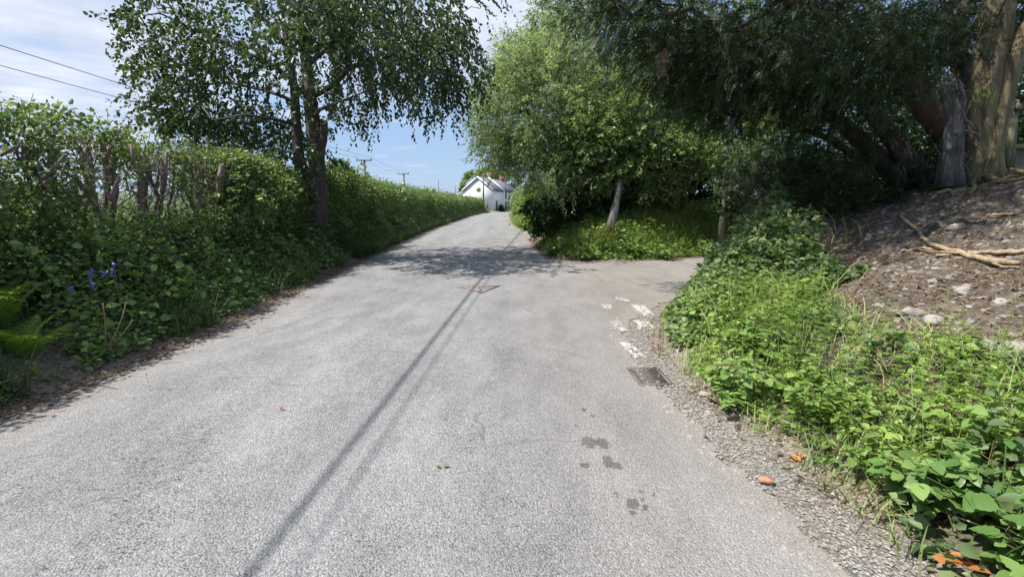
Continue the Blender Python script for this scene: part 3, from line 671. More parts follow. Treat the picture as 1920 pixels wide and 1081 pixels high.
tb = MB(); tips, dirs, mids = grow(limbs, A, tb, sag=.16, r_tip=.0042)
lb = MB(); ct = at(565, 40, YT)
right = tips[:, 0] > at(640, 0, YT)[0]
clothe(lb, tips[~right], dirs[~right], ct, 4, 9, .42, .12, .62, .45, spread=.75, jit=.16)
clothe(lb, tips[right], dirs[right], ct, 4, 10, .50, .12, .58, .95, out=.45, spread=.65, jit=.16)
tb.build('trunk', M['bark_elm'], tr, True); lb.build('crown', M['elm'], tr)

# plants on the left bank
FERN = [onbank(48, 668), onbank(2, 622)]
def canopy(mb, X, Y, h, size, asp=.7, simple=False, m=0, upbias=1.0, seed=71, lift=.0):
    for f in FERN:
        k = (np.hypot(X-f[0]-.1, Y-f[1]+.05) > .36) | (R.random(len(X)) < .12); h = np.broadcast_to(h, X.shape)[k]; size = np.broadcast_to(size, X.shape)[k]; X, Y = X[k], Y[k]
    lump = .12+1.25*fnoise(X*1.7, Y*1.7, seed)+.5*(fnoise(X*5, Y*5, seed+3, 2)-.4); lump = np.maximum(lump, .1); u = R.random(len(X))**.6
    Z = ground_z(X, Y)+lift+h*lump*u
    D = R.normal(0, 1, (len(X), 3)); D[:, 2] = R.normal(-.1, .35, len(X))
    leaves(mb, np.stack([X, Y, Z], 1), D, size*(.35+1.25*R.random(len(X))**1.8), asp, simple, upbias, m)
def lefts(n, Y0, Y1, d0=.25, d1=1.9, pw=1.0):
    Y = Y0+(Y1-Y0)*R.random(n)**pw; d = d0+(d1-d0)*R.random(n)+.25*(fnoise(Y*1.4, Y*0, 81)-.5); return XL(Y)-d, Y, d
mb = MB()
X, Y, d = lefts(52000, 1.2, 11, .22, 2.0); canopy(mb, X, Y, .55*sstep(.1, 1.2, d)+.06, .055, .75)
X, Y, d = lefts(26000, 10, 24, .3, 2.0); canopy(mb, X, Y, .55*sstep(.1, 1.2, d)+.08, .085, .7)
X, Y, d = lefts(22000, 23, 90, .3, 1.9, 1.5); canopy(mb, X, Y, .6*sstep(.1, 1.2, d)+.1, .17, .6, True)
tag(mb.build('bank_undergrowth', M['nettle']), 'tangled dark leafy undergrowth on the left bank below the hedge', 'undergrowth', kind='stuff')
mb = MB(); X, Y, d = lefts(5000, 1.5, 12, .3, 1.6); canopy(mb, X, Y, .6*sstep(.1, 1.0, d)+.08, .085, .8)
tag(mb.build('bank_undergrowth', M['bramble']), 'scattered brighter bramble leaves among the left bank undergrowth', 'undergrowth', kind='stuff')
mb = MB(); X, Y, d = lefts(10000, 3, 14, .15, 1.7); k = fnoise(X*1.2, Y*1.2, 84) > .47; X, Y = X[k], Y[k]; grass(mb, np.stack([X, Y, ground_z(X, Y)], 1), .45, .008, .8)
X, Y, d = lefts(15000, 14, 60, .12, 1.4, 1.4); grass(mb, np.stack([X, Y, ground_z(X, Y)], 1), .45, .018, .8)
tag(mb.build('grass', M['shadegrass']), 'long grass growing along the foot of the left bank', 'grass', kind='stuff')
# ferns
def frond(mb, P0, az, L, tilt=1.05, curl=1.1, wid=.115):
    m_ = 14; t = np.linspace(0, 1, m_); ang = tilt-curl*t**1.5; dirx = np.array([math.cos(az), math.sin(az), 0]); P = [np.array(P0, float)]
    for k in range(1, m_): P.append(P[-1]+L/m_*(dirx*math.cos(ang[k])+np.array([0, 0, math.sin(ang[k])])))
    P = np.array(P); mb.tube(P, .006*(1.1-t), 4, cap=False); T = np.gradient(P, axis=0); T = unit(T); s = np.array([-dirx[1], dirx[0], 0])
    tt = np.linspace(.12, .985, 24); Q = np.stack([np.interp(tt, t, P[:, i]) for i in range(3)], 1); TT = unit(np.stack([np.interp(tt, t, T[:, i]) for i in range(3)], 1))
    pl = wid*np.sin(np.clip(tt*1.02, 0, 1)**.75*math.pi)**.8+.012
    for sg in (1, -1):
        D = unit(s*sg+TT*.45+R.normal(0, .05, TT.shape)-[0, 0, .12]); N = np.cross(TT, s); B = unit(np.cross(N, D)); n = len(Q)
        for q in range(5):                 # toothed pinna: pairs of leaflets along it
            f = (q+.2)/5; w = (1-f)*.9+.2
            base = Q+D*(pl*f)[:, None]
            for s2 in (1, -1):
                e = base+D*(pl*.16)[:, None]+B*(s2*pl*.085*w)[:, None]; mid1 = base+D*(pl*.2)[:, None]
                V = np.stack([base, base+B*(s2*pl*.05*w)[:, None], e, mid1], 1).reshape(-1, 3)
                mb.add(V, np.arange(n*4).reshape(-1, 4))
def fern(label, x, y, n, L, az0=None, spread=6.28, tilt=1.1):
    z = float(ground_z(x, y)); o = thing('fern', label, 'fern', (x, y, z), 'ferns on the left bank')
    for k in range(n):
        mb = MB(); az = (az0 or 0)+spread*(k/n-.5)+R.normal(0, .15); frond(mb, (x+R.normal(0, .02), y+R.normal(0, .02), z), az, L*(.75+.4*R.random()), tilt+R.normal(0, .12)); mb.build('frond', M['fern'], o)
for q, lab, n_, L_, t_ in ((FERN[0], 'bright yellow green fern with splayed fronds at the left edge of the photo', 10, .62, 1.2), (FERN[1], 'pale tall fern behind the bright fern at the left edge', 8, .72, 1.35)):
    fern(lab, q[0], q[1], n_, L_, tilt=t_)
# bluebells
def bluebells(label, x, y, h, n, material, group, leaf=True, sc=1.0):
    z = float(ground_z(x, y)); o = thing('bluebell', label, 'flower', (x, y, z), group)
    for k in range(n):
        sb, fb = MB(), MB(); a = np.array([x+R.normal(0, .03), y+R.normal(0, .03), z]); lean = R.normal(0, .04, 2); top = a+[lean[0], lean[1], h*(.9+.15*R.random())]
        sb.tube([a, (a+top)/2, top, top+[lean[0]*.6, lean[1]*.6, .01]], [.004, .0035, .0025, .002], 4); sb.build('stem', M['darkstem'], o)
        for j in range(6):
            c = top+[0, 0, -.012*j*sc]+R.normal(0, .007, 3)*sc
            for s in range(6):
                az = s*1.047; D = np.array([[math.cos(az)*.8, math.sin(az)*.8, -.6]]); leaves(fb, c[None], D, .020*sc, .5)
        tag(fb.build('flower_head', material, o))
    if leaf:
        gb = MB(); P = np.tile([x, y, z], (12, 1))+R.normal(0, .03, (12, 3))*[1, 1, 0]; grass(gb, P, h*.7, .012, 1.0); gb.build('leaves', M['grass'], o)
for (px, py, Yd, n, lab) in ((222, 506, 5.0, 3, 'purple blue bluebell heads standing highest and brightest on the left bank'), (163, 516, 5.0, 2, 'smaller purple bluebell left of the brightest bluebell head'), (122, 500, 5.1, 1, 'dim blue bluebell high in shade left of the other bluebells'), (150, 545, 4.8, 2, 'pale blue bluebell low on the left bank beside the fern')):
    q = at(px, py, Yd); zb = float(ground_z(q[0], Yd)); bluebells(lab, q[0], Yd, max(.2, q[2]-zb+.04), n, M['blue'], 'bluebells on the left bank', False)
# three bare curved stalks
q = gp(196, 660, .12); o = thing('bare_stalks', 'three bare pale curved stalks leaning out of the left bank', 'plant', q)
for pts in (((196, 655), (200, 610), (193, 570)), ((207, 640), (228, 612), (236, 567)), ((203, 648), (232, 628), (248, 600))):
    mb = MB(); P = np.array([at(px, py, q[1]-.05*k) for k, (px, py) in enumerate(pts)]); t = np.linspace(0, 1, 8)
    C = ((1-t)**2)[:, None]*q+(2*t*(1-t))[:, None]*P[1]+(t**2)[:, None]*P[2]; mb.tube(C, .0055*(1.1-.4*t), 6); mb.blob(C[-1], (.007, .007, .007), 1); mb.build('stalk', M['stickwood'], o, True)
# dead leaves and sticks along the left edge
mb = MB(); n = 5000; Y = 1+17*R.random(n)**1.3; X = XL(Y)-.05+R.normal(0, .17, n); P = np.stack([X, Y, ground_z(X, Y)+.012+.02*R.random(n)], 1); D = R.normal(0, 1, (n, 3)); D[:, 2] *= .25
leaves(mb, P, D, .035*(.5+R.random(n)), .55, False, 1.6); n = 700; Y = 1+14*R.random(n); X = XL(Y)-.05+R.normal(0, .17, n); A = np.stack([X, Y, ground_z(X, Y)+.02], 1); D = R.normal(0, 1, (n, 3))*[1, 1, .12]; sticks(mb, A, A+unit(D)*(.05+.2*R.random(n)**2)[:, None], .004)
tag(mb.build('leaf_litter', M['litter']), 'brown dead leaves and twigs strewn along the left road edge', 'leaf litter', kind='stuff')
q = onbank(1795, 1055); mb = MB(); n = 9; P = np.tile(q, (n, 1))+R.normal(0, .022, (n, 3))*[1, 1, 0]+[0, 0, .015]; D = R.normal(0, 1, (n, 3)); D[:, 2] = .4; leaves(mb, P, D, .07*(.6+.6*R.random(n)), .8, 'round', 1.2); tag(mb.build('dead_leaf', M['orange']), 'curled orange dead leaves on dirt at the bottom right corner', 'leaf')
# field beyond the left hedge is the ground; a few tall weeds close the view through the bare stems
bush('shrub', 'dark leafy bramble thicket seen through the gaps of the gnarled hedge', 'shrub', [((-7.6, 6.5, 1.0), (.7, 3.4, .75), 1)], 150, [stemline(-7.5, 5, .6), stemline(-7.5, 8, .6)], M['bark_hedge'], M['hazel'], 5, 8, .3, .09)
# ------------------------------------------------------------------ trees beyond the side road
def Ep(px, py, rx, ry, Y, ryy, w=1.0):
    c = at(px, py, Y); k = np.linalg.norm(c-[0, 0, CH])/F*.98; return (c, (rx*k, ryy, ry*k), w)
# silvery willow over the road
x0, y0 = 2.9, 17.6
bush('willow_tree', 'large silvery green willow leaning out over the right edge of the road', 'tree',
     [Ep(1010, 200, 125, 110, 17.2, 2.4, 2.6), Ep(945, 235, 62, 75, 17, 1.6, 1.0), Ep(990, 272, 62, 42, 16.6, 1.5, .8), Ep(1065, 120, 95, 80, 17.4, 2.2, 1.3), Ep(985, 135, 50, 60, 17.8, 1.4, .6), Ep(1080, 250, 85, 85, 16.4, 1.6, 1.2), Ep(1040, 330, 70, 40, 16.2, 1.3, .6), Ep(960, 120, 30, 40, 18, 1, .15)],
     800, [stemline(x0, y0, 4.2, (-1.6, -.2), .12, n=7), stemline(x0+.3, y0, 4.8, (-.4, .3), .13, n=7), stemline(x0+.1, y0-.2, 3.6, (-2.4, -.4), .09, n=7)], M['bark_dark'], M['willow'], 9, 15, .42, .095, .40, .35, True, spread=.85, sag=.15, jit=.17)
x0, y0 = 4.0, 21.5
bush('ash_tree', 'tall bright green feathery tree rising behind the willow into the sky', 'tree',
     [Ep(1075, 55, 75, 75, 21, 2, 1.3), Ep(1035, 100, 60, 60, 21, 1.6, .8), Ep(1120, 10, 110, 80, 21, 2, 1.2), Ep(1000, 150, 40, 50, 21.5, 1.2, .3)],
     260, [stemline(x0, y0, 8.5, (-.6, 0), .16, n=8), stemline(x0+.3, y0, 7, (.8, .3), .11, n=7)], M['bark_dark'], M['ash'], 6, 12, .5, .12, .32, .3, True, spread=.8, jit=.2)
x0, y0 = 2.0, 17.2
bush('hawthorn_bush', 'dense dark green hawthorn bush under the willow at the bend', 'bush',
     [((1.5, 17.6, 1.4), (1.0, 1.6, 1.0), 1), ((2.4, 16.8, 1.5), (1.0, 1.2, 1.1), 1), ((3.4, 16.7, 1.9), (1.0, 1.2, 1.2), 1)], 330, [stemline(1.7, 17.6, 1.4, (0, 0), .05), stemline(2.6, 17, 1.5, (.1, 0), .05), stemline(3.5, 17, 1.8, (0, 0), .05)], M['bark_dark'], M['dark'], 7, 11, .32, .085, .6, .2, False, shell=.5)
bush('hazel_bush', 'broad rounded hazel with light leaves in front of the dark trunks', 'bush',
     [Ep(1150, 235, 95, 75, 15.9, 1.5, 1.6), Ep(1215, 280, 80, 60, 15.7, 1.2, 1.0), Ep(1110, 300, 75, 50, 15.7, 1.1, .8), Ep(1190, 330, 75, 40, 15.9, 1, .7)], 430, [stemline(3.7, 16.0, 2.4, (-.2, 0), .05), stemline(4.2, 16.1, 2.8, (.5, .1), .05)], M['bark_dark'], M['hazel'], 7, 11, .34, .095, .72, .3, False, shell=.4)
# birch
b0 = at(1268, 395, 16.2); b0[2] = gz(b0[0], 16.2)-.1
bl = np.vstack([[b0], [at(px, py, Yd) for px, py, Yd in ((1268, 330, 16.2), (1270, 270, 16.2), (1273, 215, 16.25), (1276, 160, 16.3), (1284, 90, 16.3), (1290, 0, 16.4))]])
bush('birch_tree', 'pale barked birch trunk standing straight among dark foliage', 'tree', [Ep(1290, 80, 130, 90, 16.6, 1.8, 1.5), Ep(1245, 170, 70, 50, 16, 1.2, .7)], 260, [(bl, [.15, .13, .115, .10, .085, .06, .03])], M['bark_birch'], M['hazel'], 6, 10, .45, .08, .65, .5, False)
# leaning sapling
s0 = at(1352, 398, 14.8); s0[2] = gz(s0[0], 14.8)-.05
sl = np.vstack([[s0], [at(px, py, Yd) for px, py, Yd in ((1362, 358, 14.75), (1374, 325, 14.7), (1384, 295, 14.7), (1392, 260, 14.7))]])
bush('sapling', 'young birch sapling leaning right with sunlit light leaves', 'tree', [Ep(1370, 265, 70, 40, 14.9, .9, 1.0), Ep(1420, 250, 40, 35, 15.0, .8, .5), Ep(1320, 290, 40, 45, 15.1, .7, .4), Ep(1400, 310, 40, 25, 14.9, .5, .25)], 150, [(sl, [.10, .085, .07, .05, .025])], M['bark_birch'], M['hazel'], 6, 10, .34, .075, .75, .35, False, shell=.2)
bush('shrub', 'small sunlit leafy shrub at the foot of the birch trunk', 'shrub', [Ep(1245, 345, 38, 30, 15.7, .5, 1)], 60, [stemline(at(1245, 345, 15.2)[0], 15.2, .8, (0, 0), .02)], M['bark_dark'], M['hazel'], 5, 9, .25, .07, .75, .2)
# grey dead stub on the verge
d0 = at(1148, 420, 14.9); d0[2] = gz(d0[0], d0[1])-.08; st = thing('tree_stump', 'leaning grey dead trunk broken off above the sunny verge', 'dead trunk', d0)
mb = MB(); P = np.vstack([[d0+[-.05, 0, 0]], [at(px, py, Yd) for px, py, Yd in ((1150, 405, 14.9), (1155, 385, 14.92), (1159, 362, 14.95), (1163, 337, 15))]]); mb.tube(P, [.20, .14, .115, .105, .085], 10, rough=.12)
mb.build('trunk', M['bark_grey'], st, True)
mb = MB()
for k in range(6):
    a = k*1.05+.3; mb.tube([d0+[0, 0, .25], d0+[.16*math.cos(a), .16*math.sin(a), .1], d0+[.38*math.cos(a), .38*math.sin(a), .03]], [.05, .04, .015], 6)
mb.build('roots', M['bark_grey'], st, True)
# ivy grown bush and low hedge on the right far side
bush('ivy_bush', 'sunlit yellow green ivy covered bush at the right bend of the road', 'bush', [((1.3, 26, 1.35), (.55, 2.8, 1.0), 1.4), ((1.45, 23, 1.0), (.6, 2.0, .8), 1), ((1.1, 30, 1.6), (.5, 2.2, 1.1), 1)], 340, [stemline(1.35, 26, 1.4, (0, 0), .05), stemline(1.35, 23, 1.0, (0, 0), .04), stemline(1.2, 29.5, 1.6, (0, 0), .05)], M['bark_dark'], M['ash'], 7, 9, .3, .11, .7, .2, True, shell=.6)
hr = thing('hedge', 'leafy hedge on the right of the road beyond the bend opposite the cottage', 'hedge', (1.6, 55, .8)); mb = MB()
n = 5200; Y = 32+52*R.random(n); Z = .2+2.3*R.random(n); X = XR(Y)+1.25+R.normal(0, .35, n); P = np.repeat(np.stack([X, Y, Z], 1), 6, 0)+R.normal(0, .25, (n*6, 3)); leaves(mb, P, R.normal(0, 1, P.shape), .2, .7, True); mb.build('foliage', M['hazel'], hr)
# woodland behind: separate trees, seen only as dark gaps and crowns
for k, (x, y, r, h, lab) in enumerate(((6.2, 20.5, 2.4, 7.5, 'dark woodland tree directly behind the pale birch trunk'), (9.2, 19.0, 2.6, 8, 'dark woodland tree behind the leaning sapling'), (12.6, 19.5, 2.8, 8.5, 'shaded woodland tree behind the low conifer brush'), (16.2, 17.5, 3.0, 9, 'shaded woodland tree far behind the conifer limbs'), (5.0, 27, 2.8, 8, 'woodland tree behind the silvery willow crown'), (15.5, 12.6, 2.8, 8.5, 'shaded tree behind the thick conifer trunks'), (19.5, 14, 3.0, 9, 'shaded tree beyond the fence post at the right edge'))):
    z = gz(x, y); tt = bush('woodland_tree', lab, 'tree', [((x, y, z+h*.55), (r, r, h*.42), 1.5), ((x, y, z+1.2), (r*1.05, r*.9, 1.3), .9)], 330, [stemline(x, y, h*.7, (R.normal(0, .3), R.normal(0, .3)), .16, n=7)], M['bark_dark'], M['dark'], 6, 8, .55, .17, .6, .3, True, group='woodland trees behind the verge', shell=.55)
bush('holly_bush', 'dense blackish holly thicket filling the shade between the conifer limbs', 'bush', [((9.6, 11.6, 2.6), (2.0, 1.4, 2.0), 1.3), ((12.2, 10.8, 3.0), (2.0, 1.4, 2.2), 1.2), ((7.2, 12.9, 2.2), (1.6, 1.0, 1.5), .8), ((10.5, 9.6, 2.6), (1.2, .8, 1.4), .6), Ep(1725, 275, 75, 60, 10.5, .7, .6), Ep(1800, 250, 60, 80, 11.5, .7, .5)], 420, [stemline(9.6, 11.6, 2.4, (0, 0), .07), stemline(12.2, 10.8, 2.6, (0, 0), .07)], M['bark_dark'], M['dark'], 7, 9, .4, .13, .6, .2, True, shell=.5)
# undergrowth on the verge beyond the side road
def farv(n, dmin, dmax, X0=.5, X1=9.5, Y0=12.6, Y1=19):
    X = X0+(X1-X0)*R.random(n*4); Y = Y0+(Y1-Y0)*R.random(n*4); d = road_sd(X, Y)+.18*(fnoise(X*2.3, Y*2.3, 91)-.5)
    k = (d > dmin) & (d < dmax) & (Y > sideY(X)); return X[k][:n], Y[k][:n], d[k][:n]
mb = MB(); X, Y, d = farv(26000, .12, 3.2); k = fnoise(X*1.1, Y*1.1, 92) > .36; X, Y, d = X[k], Y[k], d[k]; grass(mb, np.stack([X, Y, ground_z(X, Y)], 1), .12+.36*sstep(0, .8, d), .014, .9)
Yg = 19+45*R.random(9000)**1.5; Xg = XR(Yg)+.45*sstep(34, 18, Yg)+.15+.75*R.random(9000); grass(mb, np.stack([Xg, Yg, ground_z(Xg, Yg)], 1), .65, .03, .6)
tag(mb.build('grass', M['grass']), 'sunlit long grass over the verge beyond the side road', 'grass', kind='stuff')
mb = MB(); X, Y, d = farv(16000, .2, 2.6, .8, 8, 13, 16.5); k = fnoise(X*1.4, Y*1.4, 95) > .40; X, Y, d = X[k], Y[k], d[k]; canopy(mb, X, Y, .55*sstep(.1, .9, d)+.08, .085, .72, seed=97)
tag(mb.build('verge_weeds', M['bramble']), 'sunlit leafy weeds growing through the grass of the far verge', 'undergrowth', kind='stuff')
mb = MB(); X, Y, d = farv(9000, .6, 3.0); k = fnoise(X*1.6, Y*1.6, 93) > .56; X, Y = X[k], Y[k]; grass(mb, np.stack([X, Y, ground_z(X, Y)], 1), .45, .012, .8)
n = 900; q = at(1140, 425, 14.6); X = q[0]+R.normal(0, .28, n); Y = 14.7+R.normal(0, .2, n); grass(mb, np.stack([X, Y, ground_z(X, Y)], 1), .42, .012, 1.0)
tag(mb.build('dry_grass', M['drygrass']), 'straw coloured dry grass around the dead trunk on the verge', 'grass', kind='stuff')
mb = MB(); X, Y, d = farv(30000, 1.6, 9, 1, 14, 13, 21); canopy(mb, X, Y, .5, .11, .7)
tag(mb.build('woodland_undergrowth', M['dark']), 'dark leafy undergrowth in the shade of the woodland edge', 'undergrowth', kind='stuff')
def weed(name, label, cat, x, y, h, r, n, size, material, asp=.72, group=None, seed=0, simple=False):
    z = gz(x, y); o = thing(name, label, cat, (x, y, z), group); sb, lb = MB(), MB(); A = []; 
    for k in range(n):
        a = R.random()*6.28; rr = r*R.random()**.6; tip = np.array([x+rr*math.cos(a), y+rr*math.sin(a), 0]); tip[2] = max(z, gz(tip[0], tip[1])*.6+z*.4)+h*(.45+.6*R.random())*(1-.35*(rr/r)**2)
        b0 = np.array([x+R.normal(0, r*.15), y+R.normal(0, r*.15), z-.02]); mid = (b0+tip)/2+[0, 0, .12*h]; t = np.linspace(0, 1, 6)[:, None]
        C = (1-t)**2*b0+2*t*(1-t)*mid+t*t*tip; sb.tube(C, .004*(1.3-t[:, 0]), 4, cap=False)
        for j, tt in enumerate(np.linspace(.35, 1, 6)):
            p = (1-tt)**2*b0+2*tt*(1-tt)*mid+tt*tt*tip; az = R.random()*6.28
            d = np.array([math.cos(az), math.sin(az), .25]); pet = p+d*size*.5
            sb.tube([p, pet], [.0022, .0018], 3, cap=False)
            for s in (0, 1.15, -1.15):       # three leaflets
                c_, s_ = math.cos(s), math.sin(s); A.append((pet, (d[0]*c_-d[1]*s_, d[0]*s_+d[1]*c_, -.12), size*(1.0 if s == 0 else .82)))
    P = np.array([a[0] for a in A]); D = np.array([a[1] for a in A])+R.normal(0, .22, (len(A), 3)); S = np.array([a[2] for a in A])*(.5+.7*R.random(len(A)))
    leaves(lb, P, D, S, asp, 'round' if not simple else simple, 1.6, roll=.6); sb.build('stem', M['cane'], o); lb.build('leaves', material, o, True); return o
for (px, py, Yd, h, r, n, lab) in ((1095, 465, 13.7, .5, .5, 20, 'bramble clump on the verge left of the dead trunk foot'), (1190, 450, 14.0, .6, .55, 24, 'bramble clump below the dead trunk on the sunny verge'), (1245, 470, 13.8, .5, .5, 18, 'low bramble clump midway along the sunny verge'), (1330, 430, 14.4, .6, .45, 20, 'leafy bramble beside the dark bluebells on the verge'), (1215, 415, 15.0, .55, .5, 16, 'bramble in half shade right of the dead trunk'), (1035, 455, 14.9, .55, .4, 16, 'bramble at the left corner of the verge by the road bend')):
    q = at(px, py, Yd); weed('bramble', lab, 'bramble', q[0], Yd, h, r, n, .10, M['bramble'], group='brambles on the sunny verge')
q = at(1345, 445, 14.1); bluebells('dark violet bluebell clump at the right end of the sunny verge', q[0], 14.1, .5, 9, M['navy'], 'dark bluebells on the verge'); 
q = at(1362, 440, 14.1); bluebells('dark violet bluebells beside the larger clump nearer the conifer', q[0], 14.1, .52, 6, M['navy'], 'dark bluebells on the verge')
mb = MB(); n = 5000; X = .8+6*R.random(n); Y = 12.5+2.2*R.random(n); d = road_sd(X, Y); k = np.abs(d-.1) < .22; X, Y = X[k], Y[k]
Y2 = 14+8*R.random(2500); X2 = XR(Y2)+.05+.35*R.random(2500); X = np.r_[X, X2]; Y = np.r_[Y, Y2]; n = len(X); D = R.normal(0, 1, (n, 3)); D[:, 2] *= .2; leaves(mb, np.stack([X, Y, np.maximum(ground_z(X, Y), .0)+.015], 1), D, .05, .55, True, 1.6)
tag(mb.build('leaf_litter', M['litter']), 'brown dead leaves along the foot of the far verge', 'leaf litter', kind='stuff')

# ------------------------------------------------------------------ conifer on the right bank
CX, CY = 6.35, 6.9; cz = gz(CX, CY)
co = thing('conifer_tree', 'huge dark spreading conifer with several twisted trunks on the right bank', 'tree', (CX, CY, cz))
def C3(pts): return np.array([at(px, py, Yd) for px, py, Yd in pts])
main = C3([(1838, 352, 6.9), (1836, 320, 6.9), (1836, 285, 6.88), (1838, 230, 6.85), (1850, 160, 6.82), (1862, 80, 6.8), (1870, 0, 6.8), (1876, -120, 6.8), (1880, -300, 6.9)])
second = C3([(1872, 350, 6.7), (1862, 318, 6.72), (1860, 285, 6.75), (1872, 210, 6.72), (1895, 130, 6.68), (1925, 60, 6.6), (1990, -60, 6.4)])
back = C3([(1815, 345, 7.5), (1812, 240, 7.5), (1806, 150, 7.5), (1800, 60, 7.5), (1796, -80, 7.5)])
dead = C3([(1782, 348, 6.75), (1783, 315, 6.75), (1785, 270, 6.75), (1786, 225, 6.77), (1780, 180, 6.78), (1777, 140, 6.8)])
dead2 = C3([(1786, 250, 6.74), (1800, 215, 6.7), (1806, 180, 6.66), (1797, 150, 6.6), (1785, 130, 6.6)])
mb = MB(); mb.tube(main, [.25, .205, .185, .185, .18, .17, .16, .14, .1], 26, rough=.02, flute=.13); mb.tube(second, [.14, .115, .11, .11, .10, .09, .06], 20, rough=.02, flute=.14); mb.build('trunk', M['bark_conifer'], co, True)
mb = MB(); mb.tube(back, [.17, .15, .14, .12, .1], 10, rough=.06); mb.build('trunk', M['bark_dark'], co, True)
mb = MB(); mb.tube(dead, [.165, .135, .125, .12, .105, .07], 24, rough=.04, flute=.18); mb.tube(dead2, [.04, .035, .03, .02, .012], 6); 
for pts in (((1800, 215), (1822, 235), (1838, 265)), ((1806, 245), (1828, 250), (1840, 258)), ((1778, 160), (1795, 150), (1810, 163))): mb.tube(C3([(a, b, 6.65) for a, b in pts]), [.02, .016, .01], 5)
for k in range(26):                                        # dangling dead strips of bark and twigs
    p = dead[R.integers(2, 6)]+R.normal(0, .08, 3); mb.tube([p, p+R.normal(0, .12, 3)-[0, .05, .05], p+R.normal(0, .15, 3)-[0, .08, .25]], [.006, .005, .003], 4)
mb.build('dead_trunk', M['bark_grey'], co, True)
big = C3([(1785, 262, 6.9), (1752, 222, 6.85), (1724, 185, 6.8), (1700, 145, 6.75), (1672, 115, 6.8), (1630, 85, 6.9), (1550, 40, 7.1), (1450, -10, 7.2)])
l2 = C3([(1700, 352, 7.4), (1652, 300, 7.6), (1605, 255, 7.7), (1565, 220, 7.8), (1520, 190, 8.0), (1450, 150, 8.3), (1380, 130, 8.6)])
l3 = C3([(1740, 345, 7.2), (1690, 285, 7.4), (1650, 230, 7.6), (1610, 180, 7.8), (1540, 120, 8.1), (1440, 70, 8.5), (1330, 40, 8.8)])
l4 = C3([(1640, 320, 7.6), (1560, 262, 8.0), (1500, 240, 8.3), (1430, 225, 8.8)])
mb = MB(); mb.tube(big, [.15, .155, .15, .14, .125, .11, .09, .05], 12, rough=.10); mb.build('limb', M['bark_red'], co, True)
for L_, r_ in ((l2, [.15, .14, .12, .10, .075, .05, .02]), (l3, [.14, .13, .12, .10, .08, .05, .02]), (l4, [.06, .05, .04, .02])):
    mb = MB(); mb.tube(L_, r_, 10, rough=.06); mb.build('limb', M['bark_dark'], co, True)
# surface roots running down the bank from the trunk foot
for k, az in enumerate((-2.6, -2.2, -1.8, -1.45, -2.95, -1.1, -2.0, -1.6)):
    P = []; x, y = CX+.15*k-.3, CY-.15; a = az
    for j in range(9):
        P.append([x, y, gz(x, y)+.035-.006*j]); a += R.normal(0, .28); st_ = .11+.10*R.random(); x += math.cos(a)*st_; y += math.sin(a)*st_
    mb = MB(); mb.tube(P, np.linspace(.055, .008, 9)*(.6+.6*R.random()), 7, rough=.12); mb.build('root', M['bark_conifer'], co, True)
# branch skeleton and hanging sprays
cl = [(main[5:], [.10]*4), (big[4:], [.06, .05, .04, .02]), (l2[3:], [.06, .05, .03, .02]), (l3[3:], [.06, .05, .03, .02]), (back[2:], [.08, .07, .05])]
ce = [Ep(1180, 30, 130, 70, 8.0, 1.0, 1.0), Ep(1270, 90, 120, 60, 7.6, 1.2, 1.2), Ep(1380, 110, 130, 75, 7.4, 1.4, 1.5), Ep(1500, 90, 150, 90, 7.2, 1.5, 1.6), Ep(1640, 50, 130, 80, 7.0, 1.4, 1.3), Ep(1330, 180, 100, 40, 7.8, 1.0, .8), Ep(1450, 185, 110, 45, 7.4, 1.2, .9), Ep(1560, 190, 90, 55, 7.2, 1.0, .8), Ep(1720, 90, 60, 60, 7.6, 1.0, .6), Ep(1800, 40, 60, 60, 8.2, .8, .5), Ep(1900, 20, 60, 60, 7.6, .8, .4), Ep(1075, 5, 70, 28, 8.2, .6, .25), Ep(1590, 75, 90, 60, 5.9, .4, .5), Ep(1690, 120, 50, 35, 6.2, .3, .2), Ep(1650, 235, 60, 40, 7.2, .5, .3),
      ((2.3, 5.0, 5.7), (1.5, 1.0, .8), 1.1), ((4.2, 4.9, 6.0), (1.6, 1.0, .9), 1.1), ((1.2, 6.2, 5.5), (1.0, .9, .5), .7), ((2.4, 7.2, 5.4), (1.9, 1.5, .8), 1.3), ((4.2, 6.8, 5.9), (2.2, 1.8, 1.2), 1.4), ((6.4, 7.6, 6.4), (2.5, 2.2, 1.5), 1.4), ((9.2, 8.0, 5.2), (2.2, 2.5, 2.2), 1.0), ((6, 7, 8.6), (1.9, 1.8, 1.5), .7)]
A = ell(960, ce, .15); A = A[(A[:, 2] > 2.7) & (A[:, 1] > 3.9) & ((A[:, 1] > 5.2) | (A[:, 2] > 4.6))]
tb = MB(); tips, dirs, mids = grow(cl, A, tb, sag=.18, r_tip=.0045, wob=.08)
tb.build('branches', M['bark_dark'], co, True)
